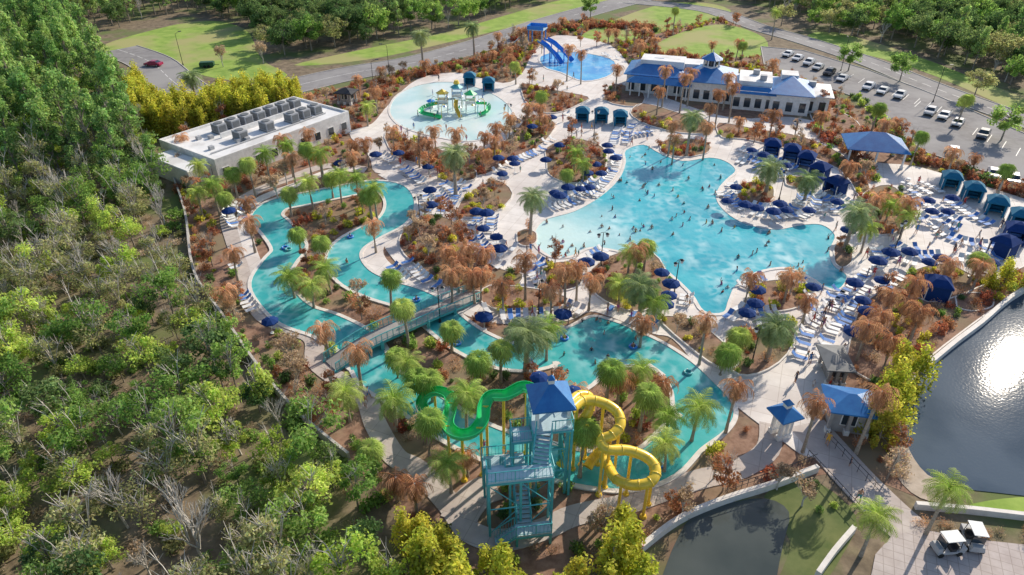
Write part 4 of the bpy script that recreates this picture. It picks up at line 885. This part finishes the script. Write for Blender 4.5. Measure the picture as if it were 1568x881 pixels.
def at(name,px,py,k,h,s=1.0):
    p=P(px,py,h); inst(name,random.choice(T[k]),(p.x,p.y,.02),random.uniform(0,6.28),s)
hed=empty('frosted_hedge')
def hedge(px,w,k='srust',s=1.5):
    c=smooth(W(px),6,False)
    for a,b in zip(c[:-1],c[1:]):
        L_=math.hypot(b[0]-a[0],b[1]-a[1]); n=max(1,int(L_/1.1))
        for i in range(n):
            for j in range(max(1,int(w/1.2))):
                t=i/n; q=(a[0]+(b[0]-a[0])*t+random.uniform(-w/2,w/2),a[1]+(b[1]-a[1])*t+random.uniform(-w/2,w/2))
                kk=k if random.random()<.78 else random.choice(['sgreen','stan'])
                inst('hedge_plant',random.choice(T[kk]),(q[0],q[1],.02),random.uniform(0,6.28),s*random.uniform(.6,1.2),hed)
hedge([(585,128),(640,115),(720,98),(790,82)],5); hedge([(795,60),(860,45),(930,40),(1010,50)],7,s=1.8); hedge([(1395,245),(1450,256),(1510,278),(1568,300),(1640,325)],2.5)
hedge([(980,78),(1020,85),(1060,90)],3); hedge([(1240,195),(1300,235),(1335,285)],2.5); hedge([(1310,150),(1360,195),(1395,230)],2,'sgreen')
for px,py in [(785,42),(775,60),(800,55),(640,205),(620,210),(890,50),(915,50),(960,45),(985,50),(830,60),(1160,190),(1190,195),(1230,205),(655,235),(680,240)]: at('frosted_tree',px,py,'rusttree',4,.85)
for px,py,s in [(435,258,1),(420,280,1),(740,297,.9),(1215,428,.9),(1330,250,.8),(700,345,.8),(640,340,.8),(440,530,.9),(450,560,.9),(400,80,1.1),(338,85,1.1),(540,232,.8),(580,215,.8),(1200,715,.7),(1240,740,.7),(1050,755,.7),(655,370,.8),(1100,700,.6)]: at('leafless_tree',px,py,'tan',3,s)
for px,py,k in [(905,10,'big'),(1290,32,'big'),(1385,100,'big'),(1500,125,'big'),(1545,185,'big'),(1200,20,'big'),(1305,85,'big'),(1480,145,'lime'),(1530,60,'pine')]: at('shade_tree',px,py,k,4,.8)
# ======================= PEOPLE
def person(pose,seed):
    V=[];E=[];R=[]
    def v(p,r,par=None):
        V.append(p); R.append(r if isinstance(r,tuple) else (r,r)); i=len(V)-1
        if par is not None: E.append((par,i))
        return i
    pel=v((0,0,.95),(.15,.11)); sp=v((0,0,1.12),(.125,.095),pel); ch=v((0,0,1.32),(.165,.11),sp); nk=v((0,0,1.47),.06,ch); hd=v((0,-.01,1.56),.075,nk); ht=v((0,-.01,1.66),(.085,.1),hd); v((0,0,1.73),.06,ht); v((0,-.11,1.61),.018,ht)
    st={'stand':(.02,-.02),'walk':(.28,-.25),'wave':(.05,0)}[pose]
    for s,f in((1,st[0]),(-1,st[1])):
        hp=v((s*.10,0,.88),.095,pel); kn=v((s*.11,-f*.55-.02,.50),.062,hp); an=v((s*.11,-f*.8+(.1 if f<0 else 0),.09),.042,kn); v((s*.12,-f*.8-.15+(.1 if f<0 else 0),.04),.035,an)
        sh=v((s*.19,0,1.40),.06,ch)
        if pose=='wave' and s==1: el=v((s*.36,-.05,1.55),.042,sh); wr=v((s*.34,-.12,1.78),.03,el); dz=1
        else: el=v((s*.25,f*.3+.02,1.13),.042,sh); wr=v((s*.26,f*.5-.08,.88),.03,el); dz=-1
        w=V[wr]; pm=v((w[0],w[1]-.01,w[2]+dz*.07),(.028,.028),wr)
        for k in range(4): v((w[0],w[1]-.035+k*.023,w[2]+dz*(.15+.012*(1.5-abs(k-1.2)))),.009,pm)
        v((w[0]-s*.01,w[1]-.055,w[2]+dz*.085),.010,wr)
    me=bpy.data.meshes.new('p'); me.from_pydata(V,E,[]); o=bpy.data.objects.new('p',me); SC.objects.link(o)
    o.modifiers.new('s','SKIN'); sv=me.skin_vertices[0].data
    for i,r in enumerate(R): sv[i].radius=r; sv[i].use_root=(i==0)
    m_=o.modifiers.new('u','SUBSURF'); m_.levels=1
    dg=bpy.context.evaluated_depsgraph_get(); dg.update(); nm=bpy.data.meshes.new_from_object(o.evaluated_get(dg)); bpy.data.objects.remove(o)
    nm.materials.clear()
    for k in('skin','swim','hair'): nm.materials.append(M[k])
    shirt=seed%2
    for p in nm.polygons:
        c=p.center; mi=0
        if .62<c.z<1.02 and abs(c.x)<.215: mi=1
        if shirt and 1.0<=c.z<1.44 and abs(c.x)<.22: mi=1
        if c.z>1.63 or(c.z>1.55 and c.y>.03): mi=2
        p.material_index=mi; p.use_smooth=True
    return nm
PE=[person('stand',1),person('walk',2),person('wave',3),person('walk',5),person('stand',4)]
swc=[(.05,.06,.10),(.5,.05,.05),(.05,.2,.5),(.6,.6,.6),(.7,.4,.05),(.03,.3,.3),(.4,.1,.3)]
def pers(x,y,z,rz=None,s=None,name='person',me=None,rx=0):
    o=inst(name,me or random.choice(PE),(x,y,z),random.uniform(0,6.28) if rz is None else rz,s or random.choice([1,1,.95,1.03,.7,.6]),rx=rx); o.color=(*random.choice(swc),1)
pool=WR[0]; cnt=0
while cnt<80:
    q=(random.uniform(pool.x0,pool.x1),random.uniform(pool.y0,pool.y1))
    if pool.has(q): 
        s=random.choice([1,1,.95,.75]); pers(q[0],q[1],.13-random.uniform(.9,1.3)*s,s=s,name='swimmer'); cnt+=1
for rg,n in((WR[1],12),(WR[4],22)):
    k=0
    while k<n:
        q=(random.uniform(rg.x0,rg.x1),random.uniform(rg.y0,rg.y1))
        if rg.has(q): pers(q[0],q[1],.13-(.8 if rg is WR[1] else .03),s=.8,name='swimmer'); k+=1
k=0
while k<120:
    px,py=random.choice([(random.uniform(1200,1330),random.uniform(400,620)),(random.uniform(800,1000),random.uniform(385,500)),(random.uniform(600,1000),random.uniform(170,400)),(random.uniform(1200,1560),random.uniform(280,430)),(random.uniform(600,900),random.uniform(120,260))])
    q=G(px,py)
    if DECK.has(q) and free(q,.3): pers(q[0],q[1],.105); k+=1
for px,py in [(1300,715),(1312,770),(1265,683),(560,625),(565,612),(1050,468),(1055,470)]:
    q=G(px,py); pers(q[0],q[1],.12)
def ring_(col):
    b=MB(); n=20; pts=[(.40*math.cos(2*math.pi*k/n),.40*math.sin(2*math.pi*k/n),.1) for k in range(n+1)]; b.tube(pts,.14,8,0,cap=False)
    for k in range(4): a=k*1.57; b.box((.4*math.cos(a),.4*math.sin(a),.24),(.12,.08,.03),1,a)
    return b.mesh('tube',[M[col],M['white']],True)
RG=[ring_('slblue'),ring_('slblue'),ring_('tealst')]
cr=smooth(W(r1_px),6,False)+smooth(W(r2_px),6,False)
for i in range(20):
    q=random.choice(cr); x,y=q[0]+random.uniform(-1.2,1.2),q[1]+random.uniform(-1.2,1.2)
    if i<13: inst('inflatable_tube',random.choice(RG),(x,y,.14),0)
    if i>6: pers(x,y,.14-.95,s=1,name='swimmer')
# ======================= LIGHT / CAMERA
az=math.radians(43); el=math.radians(31)
sd=Vector((math.sin(az)*math.cos(el),math.cos(az)*math.cos(el),math.sin(el)))
w=bpy.data.worlds.new('World'); bpy.context.scene.world=w; w.use_nodes=True; nt=w.node_tree; bg=nt.nodes['Background']
sk=nt.nodes.new('ShaderNodeTexSky'); sk.sky_type='NISHITA'; sk.sun_disc=False; sk.sun_elevation=el; sk.sun_rotation=az
nt.links.new(sk.outputs[0],bg.inputs[0]); bg.inputs[1].default_value=.15
sl=bpy.data.lights.new('sun','SUN'); sl.energy=5; sl.angle=math.radians(.5); sl.color=(1,.89,.73); so=bpy.data.objects.new('sun',sl); so.rotation_euler=sd.to_track_quat('Z','Y').to_euler(); link(so)
cd=bpy.data.cameras.new('camera'); cd.sensor_width=36; cd.lens=36*F/1568; cd.clip_end=9000; cd.clip_start=.5
co=bpy.data.objects.new('camera',cd); co.location=(0,0,CH); co.rotation_euler=(math.radians(90)-TH,0,0); link(co); bpy.context.scene.camera=co
bpy.context.scene.view_settings.view_transform='Standard'; bpy.context.scene.view_settings.look='None'
print('OBJECTS',len(bpy.data.objects))
